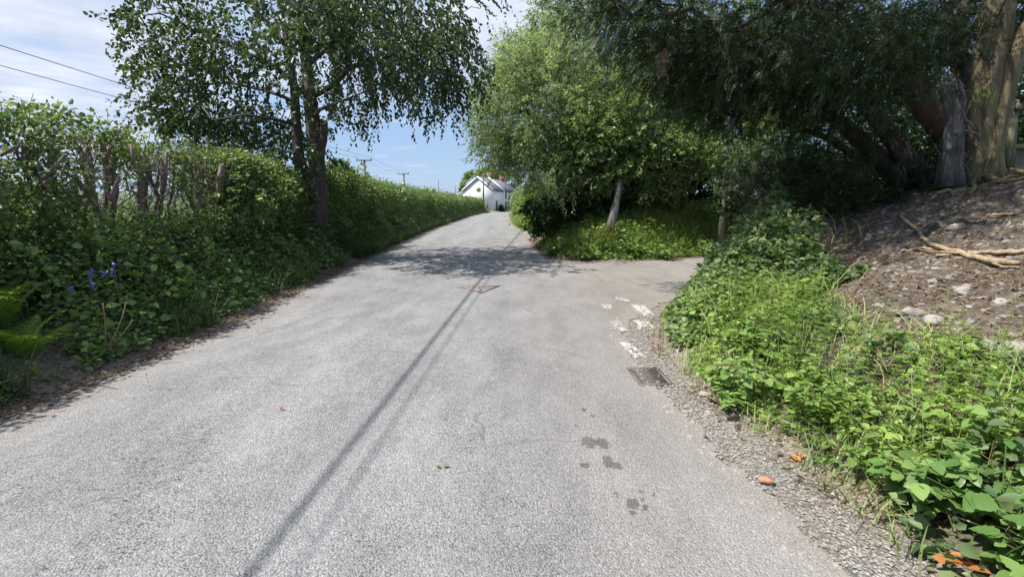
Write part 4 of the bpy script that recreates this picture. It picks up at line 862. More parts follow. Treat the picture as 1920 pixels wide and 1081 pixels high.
# one spray: a flat drooping frond with alternate side shoots
def spray_tpl():
    V, Fq = [], []
    def lf(p, d, l, w):
        n = np.array([-d[1], d[0], 0]); b = len(V); V.extend([p, p+d*l*.5+n*w, p+d*l, p+d*l*.5-n*w]); Fq.append([b, b+3, b+2, b+1])
    for k in range(7):
        t = k/7; p = np.array([t, 0, -.28*t*t]); s = 1 if k % 2 else -1
        for s in (1, -1):
            l = .38*(1-t*.75); d = unit(np.array([.8, s*.7, -.18])); lf(p, d, l, .022)
            for q in (.45,):
                for s2 in (1, -1): lf(p+d*l*q, unit(np.array([d[0]*.8-s2*d[1]*.6, d[1]*.8+s2*d[0]*.6, -.2])), l*.45, .02)
    lf(np.array([.85, 0, -.2]), unit(np.array([1, 0, -.5])), .25, .03)
    return np.array(V), np.array(Fq)
SV, SF = spray_tpl()
def sprays(mb, P, D, size):
    D = unit(D); n = len(P); N = R.normal(0, .45, (n, 3)); N[:, 2] += 1; N = unit(N-D*(N*D).sum(1)[:, None]); B = np.cross(N, D); S = np.broadcast_to(size, (n,))[:, None, None]
    V = P[:, None]+S*(SV[None, :, 0:1]*D[:, None]+SV[None, :, 1:2]*B[:, None]+SV[None, :, 2:3]*N[:, None])
    mb.add(V.reshape(-1, 3), (np.arange(n)[:, None, None]*len(SV)+SF[None]).reshape(-1, 4))
k = 23; P = np.repeat(tips, k, 0)+R.normal(0, .22, (len(tips)*k, 3)); D = np.repeat(dirs, k, 0)*.7+R.normal(0, .45, P.shape)+[-.25, -.1, -.35]
lb = MB(); sprays(lb, P, D, .22*(.5+.7*R.random(len(P)))); lb.build('crown', M['conifer'], co)
# drooping outer skirts that hang low on the left, and a rust coloured dead spray
mb = MB(); q = at(1240, 95, 6.9); P = np.tile(q, (7, 1))+R.normal(0, .02, (7, 3)); sprays(mb, P, np.tile([0.0, -.05, -1], (7, 1))+R.normal(0, .12, (7, 3)), .33); mb.build('dead_spray', M['orange'] if False else M['litter'], co)
# low dark brush under the limbs
bx, by = 5.0, 8.0
br = thing('conifer_brush', 'low dark feathery conifer brush spreading under the big tree at the bank top', 'bush', (bx, by, gz(bx, by)))
be = [Ep(1560, 345, 120, 45, 8.0, .8, 1.3), Ep(1480, 345, 70, 40, 8.6, .6, .7), Ep(1630, 355, 70, 40, 7.4, .6, .8), Ep(1420, 330, 70, 45, 10.2, .8, .6)]
A = ell(170, be, .3); tb = MB(); tips2, dirs2, _ = grow([(np.array([[5.4, 7.4, gz(5.4, 7.4)-.05], [5.1, 8.0, gz(5.1, 8.0)+.3], [4.8, 8.6, gz(4.8, 8.6)+.4], [5.0, 10.1, gz(5.0, 10.1)+.8]]), [.04, .035, .03, .02])], A, tb); tb.build('stem', M['bark_dark'], br)
k = 14; P = np.repeat(tips2, k, 0)+R.normal(0, .15, (len(tips2)*k, 3)); D = np.repeat(dirs2, k, 0)+R.normal(0, .6, P.shape); lb = MB(); sprays(lb, P, D, .24*(.6+.7*R.random(len(P)))); lb.build('foliage', M['conifer'], br)
# fence at the right edge behind the trunks
fx = at(1888, 345, 7.6); fz = gz(fx[0], 7.6)
fe = thing('fence_post', 'weathered leaning wooden post behind the conifer trunks at the right edge', 'post', (fx[0], 7.6, fz))
mb = MB(); top = at(1898, 188, 7.6); mb.box(-.055, .055, -.05, .05, 0, 1, lambda x, y, z: (fx[0]+(top[0]-fx[0])*z+x, 7.6+y, fz-.1+(top[2]-fz+.1)*z)); mb.build('post', M['post'], fe)
mb = MB(); mb.box(0, 1.6, -.02, .02, -.05, .05, lambda x, y, z: (top[0]+.0+x, 7.53+y, top[2]-.1+z-.1*x)); mb.build('rail', M['post'], fe)
pn = thing('trough', 'mossy concrete trough behind the tree at the right edge of the photo', 'trough', (7.95, 7.9, gz(7.95, 7.9)))
mb = MB(); q0 = at(1872, 350, 7.95); q1 = at(1960, 278, 7.95); mb.box(q0[0], q1[0]+1.0, 7.9, 8.5, q0[2]-.3, q1[2]-.02, lambda x, y, z: (x, y+.1*(x-q0[0]), z)); mb.build('body', M['panel'], pn)
mb = MB(); mb.box(q0[0]-.03, q1[0]+1.03, 7.86, 8.54, q1[2]-.0195, q1[2]+.05, lambda x, y, z: (x, y+.1*(x-q0[0]), z)); mb.build('rim', M['panel'], pn)

# ------------------------------------------------------------------ near right bank
mb = MB(); n = 60000; X = 1.5+5.5*R.random(n); Y = .4+7.8*R.random(n); d = road_sd(X, Y); nz = fnoise(X*1.6, Y*1.6, 101); nr_ = is_near_right(X, Y)
dm = np.minimum(X-XR(Y), side_sd(X, Y)+.9); edge = 1.75+.55*(fnoise(X*.8, Y*.8, 103)-.5)+.25*sstep(4, 6.5, Y)+.3*sstep(2.8, 1.5, Y); cov = (d > .52+.3*(nz-.5)) & (dm < edge+.3*(nz-.5)) & nr_; d = np.where(cov, np.maximum(np.minimum(d, dm), .46), d); tap = sstep(.0, .55, edge-dm)
Xc, Yc, dc, tc_ = X[cov], Y[cov], road_sd(X[cov], Y[cov]), tap[cov]
sp = fnoise(Xc*1.5, Yc*1.5, 141, 4); hole = fnoise(Xc*2.8, Yc*2.8, 143, 3) > .30; sel = (sp < .53) & hole; sel2 = (sp >= .51) & hole & (R.random(len(sp)) < .7)
all_ = (Xc, Yc, dc, tc_); Xc, Yc, dc, tc_ = [v[sel] for v in all_]
canopy(mb, Xc, Yc, .46*sstep(.45, .95, dc)*(.2+.8*tc_)+.05, .05, .62, seed=105)
tag(mb.build('ground_cover', M['bright']), 'bright yellow green carpet of small leaved weeds on the right bank', 'ground cover', kind='stuff')
mb = MB(); X_, Y_, d_, t_ = [v[sel2] for v in all_]; canopy(mb, X_, Y_, .44*sstep(.45, .95, d_)*(.2+.8*t_)+.06, .062, .72, seed=145)
tag(mb.build('ground_cover', M['nettle']), 'darker green broad leaved weeds patching the right bank', 'ground cover', kind='stuff')
mb = MB(); k = R.random(len(Xc)) < .24; Xs, Ys, ds = Xc[k], Yc[k], dc[k]                    # cleavers: whorls on thin upright stems
h = (.22+.25*R.random(len(Xs)))*sstep(.5, 1.0, ds)*(.4+.6*tc_[k])+.05; z0 = ground_z(Xs, Ys); lean = R.normal(0, .12, (len(Xs), 2))
kk = R.random(len(Xs)) < .22; A = np.stack([Xs, Ys, z0], 1)[kk]; B_ = A+np.stack([lean[kk, 0], lean[kk, 1], h[kk]*1.35], 1); sticks(mb, A, B_, .0022)
for lv in (.35, .55, .72, .88, 1.0):
    C = A+(B_-A)*lv
    for s in range(6):
        az = s*1.047+lv*3; D = np.tile([math.cos(az), math.sin(az), .25], (len(C), 1)); leaves(mb, C, D, .042*(1.25-.5*lv), .24, True, 1.5, roll=.3)
tag(mb.build('cleavers', M['bright']), 'whorled cleavers stems standing among the bank weeds', 'ground cover', kind='stuff')
mb = MB(); n = 9000; X = 1.5+3.2*R.random(n); Y = .6+6.8*R.random(n); d = road_sd(X, Y); cov = is_near_right(X, Y) & (d > .34) & (X-XR(Y) < 1.9) & (fnoise(X*2.4, Y*2.4, 107) > .47); X, Y = X[cov], Y[cov]
grass(mb, np.stack([X, Y, ground_z(X, Y)], 1), .20, .007, 1.1); tag(mb.build('grass', M['grass']), 'thin green grass tufts between the right bank weeds and the gravel', 'grass', kind='stuff')
mb = MB(); n = 1500; X = 2.2+2.4*R.random(n); Y = 1.5+5*R.random(n); d = road_sd(X, Y); cov = is_near_right(X, Y) & (d > .9) & (X-XR(Y) < 2.1) & (fnoise(X*1.8, Y*1.8, 109) > .52); X, Y = X[cov], Y[cov]; grass(mb, np.stack([X, Y, ground_z(X, Y)+.15], 1), .26, .007, 1.6, droop=1.2)
tag(mb.build('dry_grass', M['drygrass']), 'bleached dry grass lying over the right bank weeds', 'grass', kind='stuff')
for (px, py, z, h, r, n, s, mt_, lab) in (
    (1385, 690, .12, .42, .30, 15, .082, 'bramble', 'sunlit bramble with big leaves just right of the drain grating'),
    (1420, 620, .25, .42, .30, 14, .085, 'bramble', 'broad leaved bramble above the one beside the drain grating'),
    (1318, 600, .08, .40, .28, 12, .075, 'bramble', 'bramble with a bright leaf tuft at the side road corner'),
    (1440, 545, .30, .50, .40, 16, .085, 'nettle', 'shaded bramble mass at the corner of bank and side road'),
    (1400, 500, .30, .55, .40, 16, .085, 'nettle', 'shaded dark bramble reaching out over the side road'),
    (1490, 450, .55, .62, .36, 12, .15, 'nettle', 'tall plant with very large leaves topping the shaded bank corner'),
    (1520, 560, .45, .40, .30, 12, .07, 'bright', 'sunlit leafy weed between shaded corner and bare soil'),
    (1750, 880, .15, .34, .28, 16, .085, 'bramble', 'bramble spilling its round leaves towards the gravel at lower right'),
    (1850, 860, .25, .42, .30, 16, .09, 'bramble', 'bramble with large toothed leaves near the right edge'),
    (1940, 1010, .12, .36, .22, 12, .09, 'bramble', 'lowest bramble in the bottom right corner of the photo'),
    (1660, 840, .12, .30, .26, 13, .06, 'bright', 'low yellow green weed trailing beside the gravel'),
    (1560, 740, .18, .36, .32, 16, .058, 'bright', 'yellow green weed clump on the lit lower bank'),
    (1870, 740, .45, .40, .34, 14, .075, 'bright', 'sunny leafy weed high on the bank near the right edge'),
    (1480, 690, .2, .34, .28, 12, .07, 'bright', 'yellow green leafy weed above the broad leaved brambles')):
    q = gp(px, py, z+h*.5); zz = gz(q[0], q[1]); weed('bramble' if mt_ != 'bright' else 'weed', lab, 'bramble' if mt_ != 'bright' else 'weed', q[0], q[1], h, r, n, s, M[mt_], .78)
# tall shaded growth on the corner between the bank and the side road
mb = MB(); n = 60000; X = 1.8+3.4*R.random(n); Y = 5.0+4.2*R.random(n); d = road_sd(X, Y); dm = np.minimum(X-XR(Y), side_sd(X, Y)*2.2+.9); k = is_near_right(X, Y) & (d > .42+.25*(fnoise(X*2.4, Y*2.4, 131)-.5)) & (X-XR(Y) < 2.55+.5*(fnoise(X*1.6, Y*1.6, 132)-.5)) & (fnoise(X*1.9, Y*1.9, 133) > .33)
X, Y, d = X[k], Y[k], d[k]; canopy(mb, X, Y, .80*sstep(.3, 1.15, d)*sstep(5.0, 6.3, Y)+.12, .075, .6, seed=135)
tag(mb.build('tall_weeds', M['nettle']), 'tall shaded leafy growth on the bank corner beside the side road', 'undergrowth', kind='stuff')
mb = MB(); n = 160; X = 2.0+2.4*R.random(n); Y = 5.6+2.6*R.random(n); k = is_near_right(X, Y) & (road_sd(X, Y) > .6); X, Y = X[k], Y[k]; grass(mb, np.stack([X, Y, ground_z(X, Y)+.1], 1), .45, .008, .8, droop=.9)
X = 2.0+2.4*R.random(2500); Y = 1.6+4.5*R.random(2500); k = is_near_right(X, Y) & (road_sd(X, Y) > .6) & (X-XR(Y) < 1.8) & (fnoise(X*1.3, Y*1.3, 137) > .5); X, Y = X[k], Y[k]; grass(mb, np.stack([X, Y, ground_z(X, Y)+.05], 1), .42, .007, .8)
tag(mb.build('grass', M['grass']), 'tall grass stems standing among the corner weeds of the right bank', 'grass', kind='stuff')
# trailing cane
mb = MB(); P = np.array([gp(1620, 965, .02), gp(1690, 965, .06), gp(1760, 955, .14), gp(1840, 985, .2)]); mb.tube(P, [.004, .005, .005, .004], 5); tag(mb.build('bramble_cane', M['stickwood']), 'bare bramble cane trailing onto the dirt at lower right', 'cane')
# branches lying on the soil
def lying_branch(name, label, pts, rad, side=()):
    P = np.array([onbank(*p) for p in pts]); t = np.linspace(0, 1, 24); Q = np.stack([np.interp(t*(len(P)-1), np.arange(len(P)), P[:, i]) for i in range(3)], 1); Q[1:-1] = (Q[:-2]+Q[1:-1]*2+Q[2:])/4; Q += R.normal(0, .006, Q.shape)
    mb = MB(); mb.tube(Q, np.interp(t, np.linspace(0, 1, len(rad)), rad), 8, rough=.12)
    for s in side: S = np.array([onbank(*p) for p in s]); mb.tube(S, np.linspace(rad[-1]*.7, rad[-1]*.35, len(S)), 6, rough=.1)
    tag(mb.build(name, M['stickwood'], None, True), label, 'branch')
lying_branch('fallen_branch', 'long pale crooked dead branch lying down the bare soil bank', [(1686, 402), (1720, 432), (1742, 458), (1790, 470), (1840, 485), (1885, 492), (1908, 494)], [.014, .018, .022, .026, .028, .03, .02], [[(1850, 488), (1880, 500), (1912, 500)], [(1800, 474), (1760, 472), (1720, 468)]])
lying_branch('fallen_branch', 'straight brown stick lying flat across the crooked branch', [(1755, 478), (1830, 474), (1925, 470)], [.014, .02, .022])
lying_branch('fallen_branch', 'short dark stick on the shaded soil left of the crooked branch', [(1690, 470), (1720, 466), (1748, 466)], [.012, .016, .012])
lying_branch('fallen_branch', 'pale split stick near the top of the bare bank at right', [(1852, 404), (1880, 402), (1908, 400)], [.012, .018, .012])
lying_branch('fallen_branch', 'small forked twig below the conifer roots', [(1800, 408), (1822, 416), (1850, 412)], [.01, .014, .008])
# stones
def stone(label, px, py, rx, ry, rz, material, seed, group=None):
    p = onbank(px, py, 0); mb = MB(); mb.blob(p-[0, 0, rz*.3], (rx, ry, rz), seed, .38); tag(mb.build('stone', material, None, False), label, 'stone', group)
stone('whitish grey slab of stone half buried at the lower edge of the soil', 1755, 600, .10, .07, .045, M['palestone'], 11)
stone('large grey flat rock at the right edge above the weeds', 1890, 652, .26, .16, .08, M['stone'], 12)
stone('dark rounded stone in the middle of the sunny soil', 1808, 542, .08, .06, .05, M['stone'], 13)
stone('pale stone on soil right of the dark rounded one', 1880, 566, .07, .05, .035, M['palestone'], 14)
stone('pale rock near the top of the soil bank', 1795, 424, .085, .06, .045, M['stone'], 15)
stone('flat pale stone below the crooked branch', 1757, 503, .05, .035, .02, M['palestone'], 16)
stone('long white stone on shaded soil at left of the bank', 1572, 465, .06, .03, .025, M['palestone'], 17)
stone('brown rock among the weeds at the soil edge', 1715, 585, .12, .07, .05, M['stone'], 18)
for k in range(26): stone('small grey stone lying on the bare soil bank', 1600+310*R.random(), 420+190*R.random(), .02+.03*R.random(), .02+.025*R.random(), .015+.015*R.random(), M['stone'], 30+k, 'small loose stones on the bare bank')
mb = MB(); n = 26000; X = 1.2+6.5*R.random(n)**1.4; Y = .8+8*R.random(n); d = road_sd(X, Y); soil_m = is_near_right(X, Y) & (X-XR(Y) > 1.7) & (R.random(n) < .35); gr = (d > -.15) & (d < .5) & (Y < 8); k = soil_m | gr; X, Y = X[k], Y[k]; Z = ground_z(X, Y)
for x, y, z in list(zip(X, Y, Z))[:9000]:
    s = .006+.016*R.random()**3; V = np.array([[1, 0, 0], [-.5, .8, 0], [-.5, -.8, 0], [0, 0, .7]])*s*(.7+.6*R.random((4, 3))); a = R.random()*6.28; c_, s_ = math.cos(a), math.sin(a); V = np.stack([V[:, 0]*c_-V[:, 1]*s_, V[:, 0]*s_+V[:, 1]*c_, V[:, 2]], 1)+[x, y, max(z, 0.0)+.003]
    mb.add(V, [[0, 1, 3], [1, 2, 3], [2, 0, 3]])
tag(mb.build('gravel', M['stone']), 'loose gravel chips along the right road edge and bank', 'gravel', kind='stuff')
mb = MB(); n = 22000; X = 1.3+6.5*R.random(n); Y = .8+7.5*R.random(n); d = road_sd(X, Y); k = is_near_right(X, Y) & (((d > .22) & (d < .75) & (fnoise(X*2, Y*2, 121) > .5)) | ((X-XR(Y) > 1.6) & (fnoise(X*1.5, Y*1.5, 122) > .42))); X, Y = X[k], Y[k]; n = len(X); D = R.normal(0, 1, (n, 3)); D[:, 2] *= .25
leaves(mb, np.stack([X, Y, ground_z(X, Y)+.012], 1), D, .032*(.5+R.random(n)), .5, False, 1.6); k = R.random(n) < .3; A = np.stack([X, Y, ground_z(X, Y)+.015], 1)[k]; D = R.normal(0, 1, A.shape)*[1, 1, .15]; sticks(mb, A, A+unit(D)*(.05+.22*R.random(len(A))**2)[:, None], .003)
tag(mb.build('leaf_litter', M['litter']), 'dry leaf litter and twigs over the right bank and gravel', 'leaf litter', kind='stuff')
# ------------------------------------------------------------------ cottages at the end of the road
HO = np.array([-3.72, 95.0, 0]); hv = np.array([.25, .968, 0]); hv /= np.linalg.norm(hv); hu = np.array([-hv[1], hv[0], 0])
def H(u, v, z): p = HO+hu*u+hv*v; return (p[0], p[1], z-.05)
def hb(mb, u0, u1, v0, v1, z0, z1): mb.box(u0, u1, v0, v1, z0, z1, H)
W_, EV, AP = 6.1, 4.35, 6.75
hs = thing('cottage', 'white rendered cottage with a round gable window and slate roof at the road end', 'house', H(3, 3.5, 0))
mb = MB(); mb.prism([H(0, 0, 0), H(W_, 0, 0), H(W_, 0, EV), H(W_/2, 0, AP), H(0, 0, EV)], (0, 0, 0), hv*7.2); mb.build('wall', M['render'], hs)
def roof(parent, u0, u1, v0, v1, ev, ap, over=.18, th=.14):
    um = (u0+u1)/2; sl = (ap-ev)/(um-u0)
    for s, ue in ((1, u0), (-1, u1)):
        mb = MB(); e = ue-s*over; ze = ev-sl*over+.03; poly = [H(e, v0, ze), H(um, v0, ap+.03), H(um, v0, ap+.03+th), H(e, v0, ze+th)]
        mb.prism(poly, (0, 0, 0), hv*(v1-v0)); mb.build('roof', M['slate'], parent)
roof(hs, 0, W_, -.12, 7.1, EV, AP)
for s in (0, 1):                                           # white bargeboards on the gable
    e = -.2 if s == 0 else W_+.2; sl = (AP-EV)/(W_/2); ze = EV-sl*.2+.0
    mb = MB(); mb.prism([H(e, -.2, ze-.14), H(W_/2, -.2, AP-.12), H(W_/2, -.2, AP+.22), H(e, -.2, ze+.2)], (0, 0, 0), hv*.07); mb.build('bargeboard', M['white'], hs)
mb = MB()
sl = (AP-EV)/(W_/2); mb.prism([H(-.3, 7.11, EV-sl*.3+.02), H(W_/2, 7.11, AP+.02), H(W_/2, 7.11, AP+.42), H(-.3, 7.11, EV-sl*.3+.42)], (0, 0, 0), hv*.35); mb.build('parapet', M['white'], hs)
rw = MB(); an = np.linspace(0, 2*math.pi, 21)[:-1]; c = (W_*.49, 4.55)
rw.prism([H(c[0]+.46*math.cos(a), -.03, c[1]+.46*math.sin(a)) for a in an], (0, 0, 0), -hv*.06); f = rw.build('window', plain('stone_ring', (.42, .40, .34), .8), hs)
rw = MB(); rw.prism([H(c[0]+.31*math.cos(a), -.095, c[1]+.31*math.sin(a)) for a in an], (0, 0, 0), -hv*.02); rw.build('pane', M['glass'], f, world=False).location = -Vector(hs.location)
mb = MB(); hb(mb, -.06, 0-.003, 2.0, 3.1, 0, 2.25); dd = mb.build('door', M['darkpaint'], hs)
mb = MB(); hb(mb, -.10, -.062, 1.88, 3.22, 2.251, 2.36); mb.build('lintel', M['white'], hs)
mb = MB(); hb(mb, -.22, -.10, -.1, 7.1, 4.10, 4.22); mb.build('gutter', M['darkpaint'], hs)
mb = MB(); hb(mb, 1.0, 2.0, -.06, -.003, 0, 2.1); mb.build('side_door', M['bark_grey'], hs)
# lean-to and hipped rear wing
mb = MB(); mb.prism([H(W_+.003, .3, 0), H(W_+1.9, .3, 0), H(W_+1.9, .3, 2.9), H(W_+.003, .3, 4.1)], (0, 0, 0), hv*4); mb.build('lean_to', M['render'], hs)
mb = MB(); mb.prism([H(W_+.2, .1, 3.98), H(W_+2.2, .1, 2.72), H(W_+2.2, .1, 2.92), H(W_+.2, .1, 4.18)], (0, 0, 0), hv*4.4); mb.build('lean_to_roof', M['white'], hs)
mb = MB(); hb(mb, W_*.55, W_+2.2, 5.0, 10.5, 0, 4.6); mb.build('rear_wing', M['render'], hs)
mb = MB(); A_, B_, C_, D_ = H(W_*.5, 4.8, 4.6), H(W_+2.5, 4.8, 4.6), H(W_+2.5, 10.7, 4.6), H(W_*.5, 10.7, 4.6); r0, r1 = H(W_*.5, 7.75, 7.0), H(W_+1.1, 7.75, 7.0)
mb.add([A_, B_, C_, D_, r0, r1], [[0, 1, 5, 4], [2, 3, 4, 5], [3, 2, 1, 0]]); mb.add([B_, C_, r1, D_, A_, r0], [[0, 1, 2], [3, 4, 5]]); mb.build('rear_roof', M['slate'], hs)
# second cottage of the terrace
h2_ = thing('cottage', 'further terraced cottage with grey slate roof and dark upper windows beside the white gable', 'house', H(3, 12, 0))
mb = MB(); mb.prism([H(.003, 7.47, 0), H(W_, 7.47, 0), H(W_, 7.47, EV+.1), H(W_/2, 7.47, AP-.05), H(.003, 7.47, EV+.1)], (0, 0, 0), hv*12); mb.build('wall', M['render'], h2_)
roof(h2_, 0, W_, 7.47, 19.6, EV+.1, AP-.05)
for v in (9.2, 12.0, 14.8):
    for z in (2.75, .55):
        mb = MB(); hb(mb, -.04, -.001, v-.15, v+1.15, z-.12, z+1.62); f = mb.build('window', M['darkpaint'], h2_)
        mb = MB(); hb(mb, -.06, -.042, v, v+1.0, z, z+1.5); mb.build('pane', M['glass'], f, world=False).location = -Vector(h2_.location)
for v in (11.0, 13.6): mb = MB(); hb(mb, -.05, -.001, v, v+.85, 0, 2.1); mb.build('door', M['darkpaint'], h2_)
mb = MB(); hb(mb, -.12, -.10, 10.9, 12.0, 2.35, 2.75); mb.build('sign_board', M['darkpaint'], h2_)
mb = MB(); hb(mb, -.22, -.10, 7.5, 19.5, 4.2, 4.32); mb.build('gutter', M['darkpaint'], h2_)
for v, lab in ((7.25, 0), (17.0, 1)):
    mb = MB(); hb(mb, W_/2-.45, W_/2+.45, v, v+.75, AP-.3, AP+1.25); ch = mb.build('chimney', M['redbrick'], hs if lab == 0 else h2_)
    for k in (-.2, .2):
        mb = MB(); mb.tube([H(W_/2+k, v+.37, AP+1.251), H(W_/2+k, v+.37, AP+1.6)], [.12, .10], 8); c_ = mb.build('pot', M['claypot'], ch, world=False); c_.location = -Vector((hs if lab == 0 else h2_).location)
# pots and a low shrub by the cottage door
bush('shrub', 'small dark shrub growing against the cottage front wall', 'shrub', [((-2.1, 99.3, .6), (.4, .8, .55), 1)], 40, [stemline(-2.1, 99.3, .5, (0, 0), .03)], M['bark_dark'], M['dark'], 5, 7, .3, .2, simple=True)
# tree behind
hx, hy = -8.2, 118
bush('tree', 'round green tree rising behind the white cottage roof', 'tree', [((-8.6, 118, 6.2), (3.0, 3, 2.9), 1), ((-5.6, 119, 7.4), (3.2, 3, 2.6), 1), ((-10.2, 118, 4.6), (1.9, 2.2, 2.6), .6), ((-1.5, 122, 7.4), (3.5, 3, 2.6), .8)], 420, [stemline(-7.5, 118, 5.5, (-.4, 0), .3), stemline(-4.5, 119, 6, (.8, 0), .25)], M['bark_dark'], M['hazel'], 6, 7, .9, .42, .7, .2, True, shell=.6)
# shed roof over the hedge
sh = thing('shed', 'low dark shed roof showing just above the hedge top far left of the cottage', 'shed', (-16.2, 110, 0)); mb = MB()
q0, q1 = at(792, 360, 110), at(836, 361, 110); mb.box(q0[0], q1[0], 110, 118, 0, q1[2]-1.0); mb.build('wall', M['shed'], sh); mb = MB()
mb.prism([(q0[0]-.2, 109.8, q1[2]-.7), (q1[0]+.2, 109.8, q1[2]-.95), (q1[0]+.2, 114, q1[2]), (q0[0]-.2, 114, q1[2]+.1)], (0, 0, 0), (0, 0, .12)); mb.prism([(q0[0]-.2, 118.2, q1[2]-.9), (q1[0]+.2, 118.2, q1[2]-.95), (q1[0]+.2, 114.01, q1[2]), (q0[0]-.2, 114.01, q1[2]+.1)], (0, 0, 0), (0, 0, .12)); mb.build('roof', M['shed'], sh)
# ------------------------------------------------------------------ poles and wires
def pole(label, x, y, top, r=.14, arm=None, box=False, lean=0):
    z = 0; o = thing('utility_pole', label, 'utility pole', (x, y, z)); mb = MB(); mb.tube([(x, y, -.3), (x+lean*.5, y, top*.5), (x+lean, y, top)], [r, r*.9, r*.75], 10); mb.build('pole', M['pole'], o, True)
    if arm:
        mb = MB(); mb.box(-arm/2, arm/2, -.2, -.08, -.07, .07, lambda a, b, c: (x+lean+a, y+b, top-.12+c)); mb.build('crossarm', M['pole'], o)
        for s in (-1, 1): mb = MB(); mb.tube([(x+lean+s*arm*.46, y-.14, top-.05), (x+lean+s*arm*.46, y-.14, top+.26)], [.05, .07], 8); mb.build('insulator', M['metal'], o)
    if box: mb = MB(); mb.box(-.3, .3, -.7, -.15, -.55, .55, lambda a, b, c: (x+lean+a, y+b, top-2.3+c)); mb.build('transformer', M['metal'], o)
    return o
PA = at(683, 299, 67); PB = at(757, 325, 95)
pole('wooden pole with bare crossarm nearest above the hedge', PA[0], 67, PA[2], .17, 2.1)
pole('wooden pole with crossarm and grey transformer above the hedge', PB[0], 95, PB[2], .17, 2.1, True)
PC = at(906, 322, 88); pole('slightly leaning wooden pole in front of the white cottage', PC[0], 88, PC[2], .15, None, False, 0)
for px, py, Yd, lab in ((822, 338, 190, 'thin distant pole above the dark shed roof'), (854, 348, 200, 'faint distant pole left of the cottage tree')): q = at(px, py, Yd); pole(lab, q[0], Yd, q[2], .16)
def wire(label, A, B, sag, r, group=None):
    A, B = np.array(A), np.array(B); t = np.linspace(0, 1, 50)[:, None]; P = A*(1-t)+B*t; P[:, 2] -= (4*sag*t*(1-t))[:, 0]; mb = MB(); mb.tube(P, r, 6); tag(mb.build('overhead_wire', M['cable']), label, 'wire', group)
za = PA[2]+.25
wire('upper left overhead wire crossing the sky behind the roadside tree', (PA[0]+.95, -8, 8.0), (PA[0]+.96, 66.9, za), .55, .016)
wire('lower left overhead wire crossing the sky behind the roadside tree', (PA[0]-2.2, -8, 8.0), (PA[0]-.96, 66.9, za), .55, .016)
for s, lab in ((-.96, 'left wire strung between the two crossarm poles'), (.96, 'right wire strung between the two crossarm poles')): wire(lab, (PA[0]+s, 66.9, za), (PB[0]+s, 94.9, PB[2]+.25), .3, .014)
pole('wooden pole half hidden behind the ivy bush at the far right bend', .75, 82, 6.9, .14)
wire('thick black cable running above the road and into the willow crown', (-5.8, -12, 7.1), (.55, 82, 6.85), .55, .019)
wire('thin telephone wire beside the thick black cable above the road', (-5.5, -12, 7.0), (.62, 82, 6.6), .6, .008)
wire('service wire from the cottage pole to the cottage gable', (PC[0], 88, PC[2]-.2), H(W_*.3, -.1, AP-1.0), .1, .012)
wire('fine wire from the transformer pole to the distant poles', (PB[0], 94.9, PB[2]-2), (at(854, 348, 200)[0], 200, at(854, 352, 200)[2]), .6, .02)

# ------------------------------------------------------------------ light, sky, camera
EL, AZ = math.radians(59), math.radians(20)
S = Vector((-math.cos(EL)*math.cos(AZ), -math.cos(EL)*math.sin(AZ), math.sin(EL)))
ld = bpy.data.lights.new('sun', 'SUN'); ld.energy = 3.6; ld.angle = math.radians(.53); ld.color = (1, .955, .88); lo = bpy.data.objects.new('sun', ld); COL.objects.link(lo); lo.rotation_euler = S.to_track_quat('Z', 'Y').to_euler()
w = bpy.data.worlds.new('World'); scene.world = w; w.use_nodes = True; nt = w.node_tree; g = NT(nt); bg = nt.nodes['Background']
sky = nt.nodes.new('ShaderNodeTexSky'); sky.sky_type = 'NISHITA'; sky.sun_disc = False; sky.sun_elevation = EL; sky.sun_rotation = math.atan2(S.x, S.y); sky.air_density = 1.0; sky.dust_density = .6; sky.ozone_density = 1.6
tc = nt.nodes.new('ShaderNodeTexCoord').outputs['Generated']
sep = g('ShaderNodeSeparateXYZ', {0: tc}); zc = g.math('MAXIMUM', sep.outputs[2], .04)
cx = g.math('DIVIDE', sep.outputs[0], zc); cy = g.math('DIVIDE', sep.outputs[1], zc)
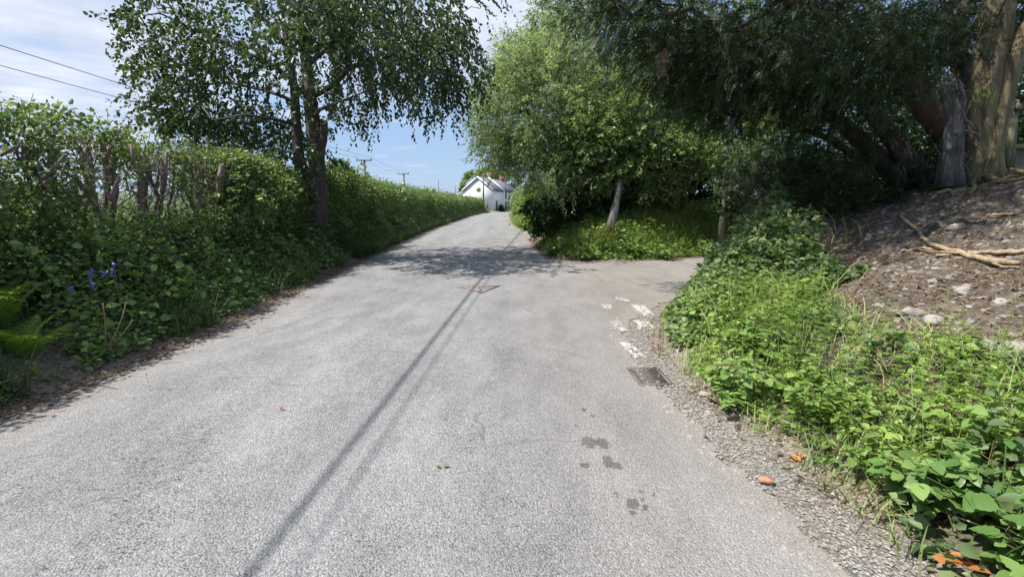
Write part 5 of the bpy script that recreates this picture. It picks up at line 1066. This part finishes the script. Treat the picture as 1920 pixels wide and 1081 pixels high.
cv_ = g('ShaderNodeCombineXYZ', {0: cx, 1: g.math('MULTIPLY', cy, 1.0), 2: 0.0}).outputs[0]
cn = g.noise(cv_, .62, 7, .55, .25)
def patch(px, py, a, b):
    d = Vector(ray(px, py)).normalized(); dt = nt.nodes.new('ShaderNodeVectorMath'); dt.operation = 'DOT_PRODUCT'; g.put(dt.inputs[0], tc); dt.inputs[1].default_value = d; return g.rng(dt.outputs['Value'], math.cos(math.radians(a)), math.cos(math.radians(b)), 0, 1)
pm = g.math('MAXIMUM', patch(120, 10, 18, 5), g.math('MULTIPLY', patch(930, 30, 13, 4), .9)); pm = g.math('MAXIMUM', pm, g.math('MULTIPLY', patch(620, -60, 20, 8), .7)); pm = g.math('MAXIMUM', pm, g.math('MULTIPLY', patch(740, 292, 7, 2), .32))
pm = g.math('MAXIMUM', pm, g.math('MULTIPLY', g.rng(sep.outputs[2], .62, .85, 0, 1), .9))  # unseen cloud added overhead to raise the ambient light
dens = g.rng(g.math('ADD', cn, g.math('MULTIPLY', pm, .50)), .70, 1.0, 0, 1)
cc = g.ramp(g.noise(cv_, 1.3, 5, .6), [(.3, (3.5, 3.95, 5.0)), (.65, (5.6, 5.8, 6.2))])
skyc = g.mix(.72, sky.outputs[0], (2.0, 2.95, 4.75))
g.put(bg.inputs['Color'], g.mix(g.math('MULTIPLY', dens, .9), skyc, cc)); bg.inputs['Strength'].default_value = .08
cd = bpy.data.cameras.new('camera'); cam = bpy.data.objects.new('camera', cd); COL.objects.link(cam); cam.location = (0, 0, CH); cam.rotation_euler = (math.radians(90)-PITCH, 0, 0)
cd.sensor_width = 36; cd.sensor_fit = 'HORIZONTAL'; cd.lens = 36*F/1920; cd.clip_start = .05; cd.clip_end = 9000; scene.camera = cam
scene.view_settings.view_transform = 'Standard'; scene.view_settings.look = 'None'; scene.view_settings.exposure = 1.17; scene.view_settings.gamma = 1
scene.cycles.max_bounces = 6; scene.cycles.diffuse_bounces = 4; scene.cycles.transmission_bounces = 4; scene.cycles.glossy_bounces = 2; scene.cycles.use_denoising = True
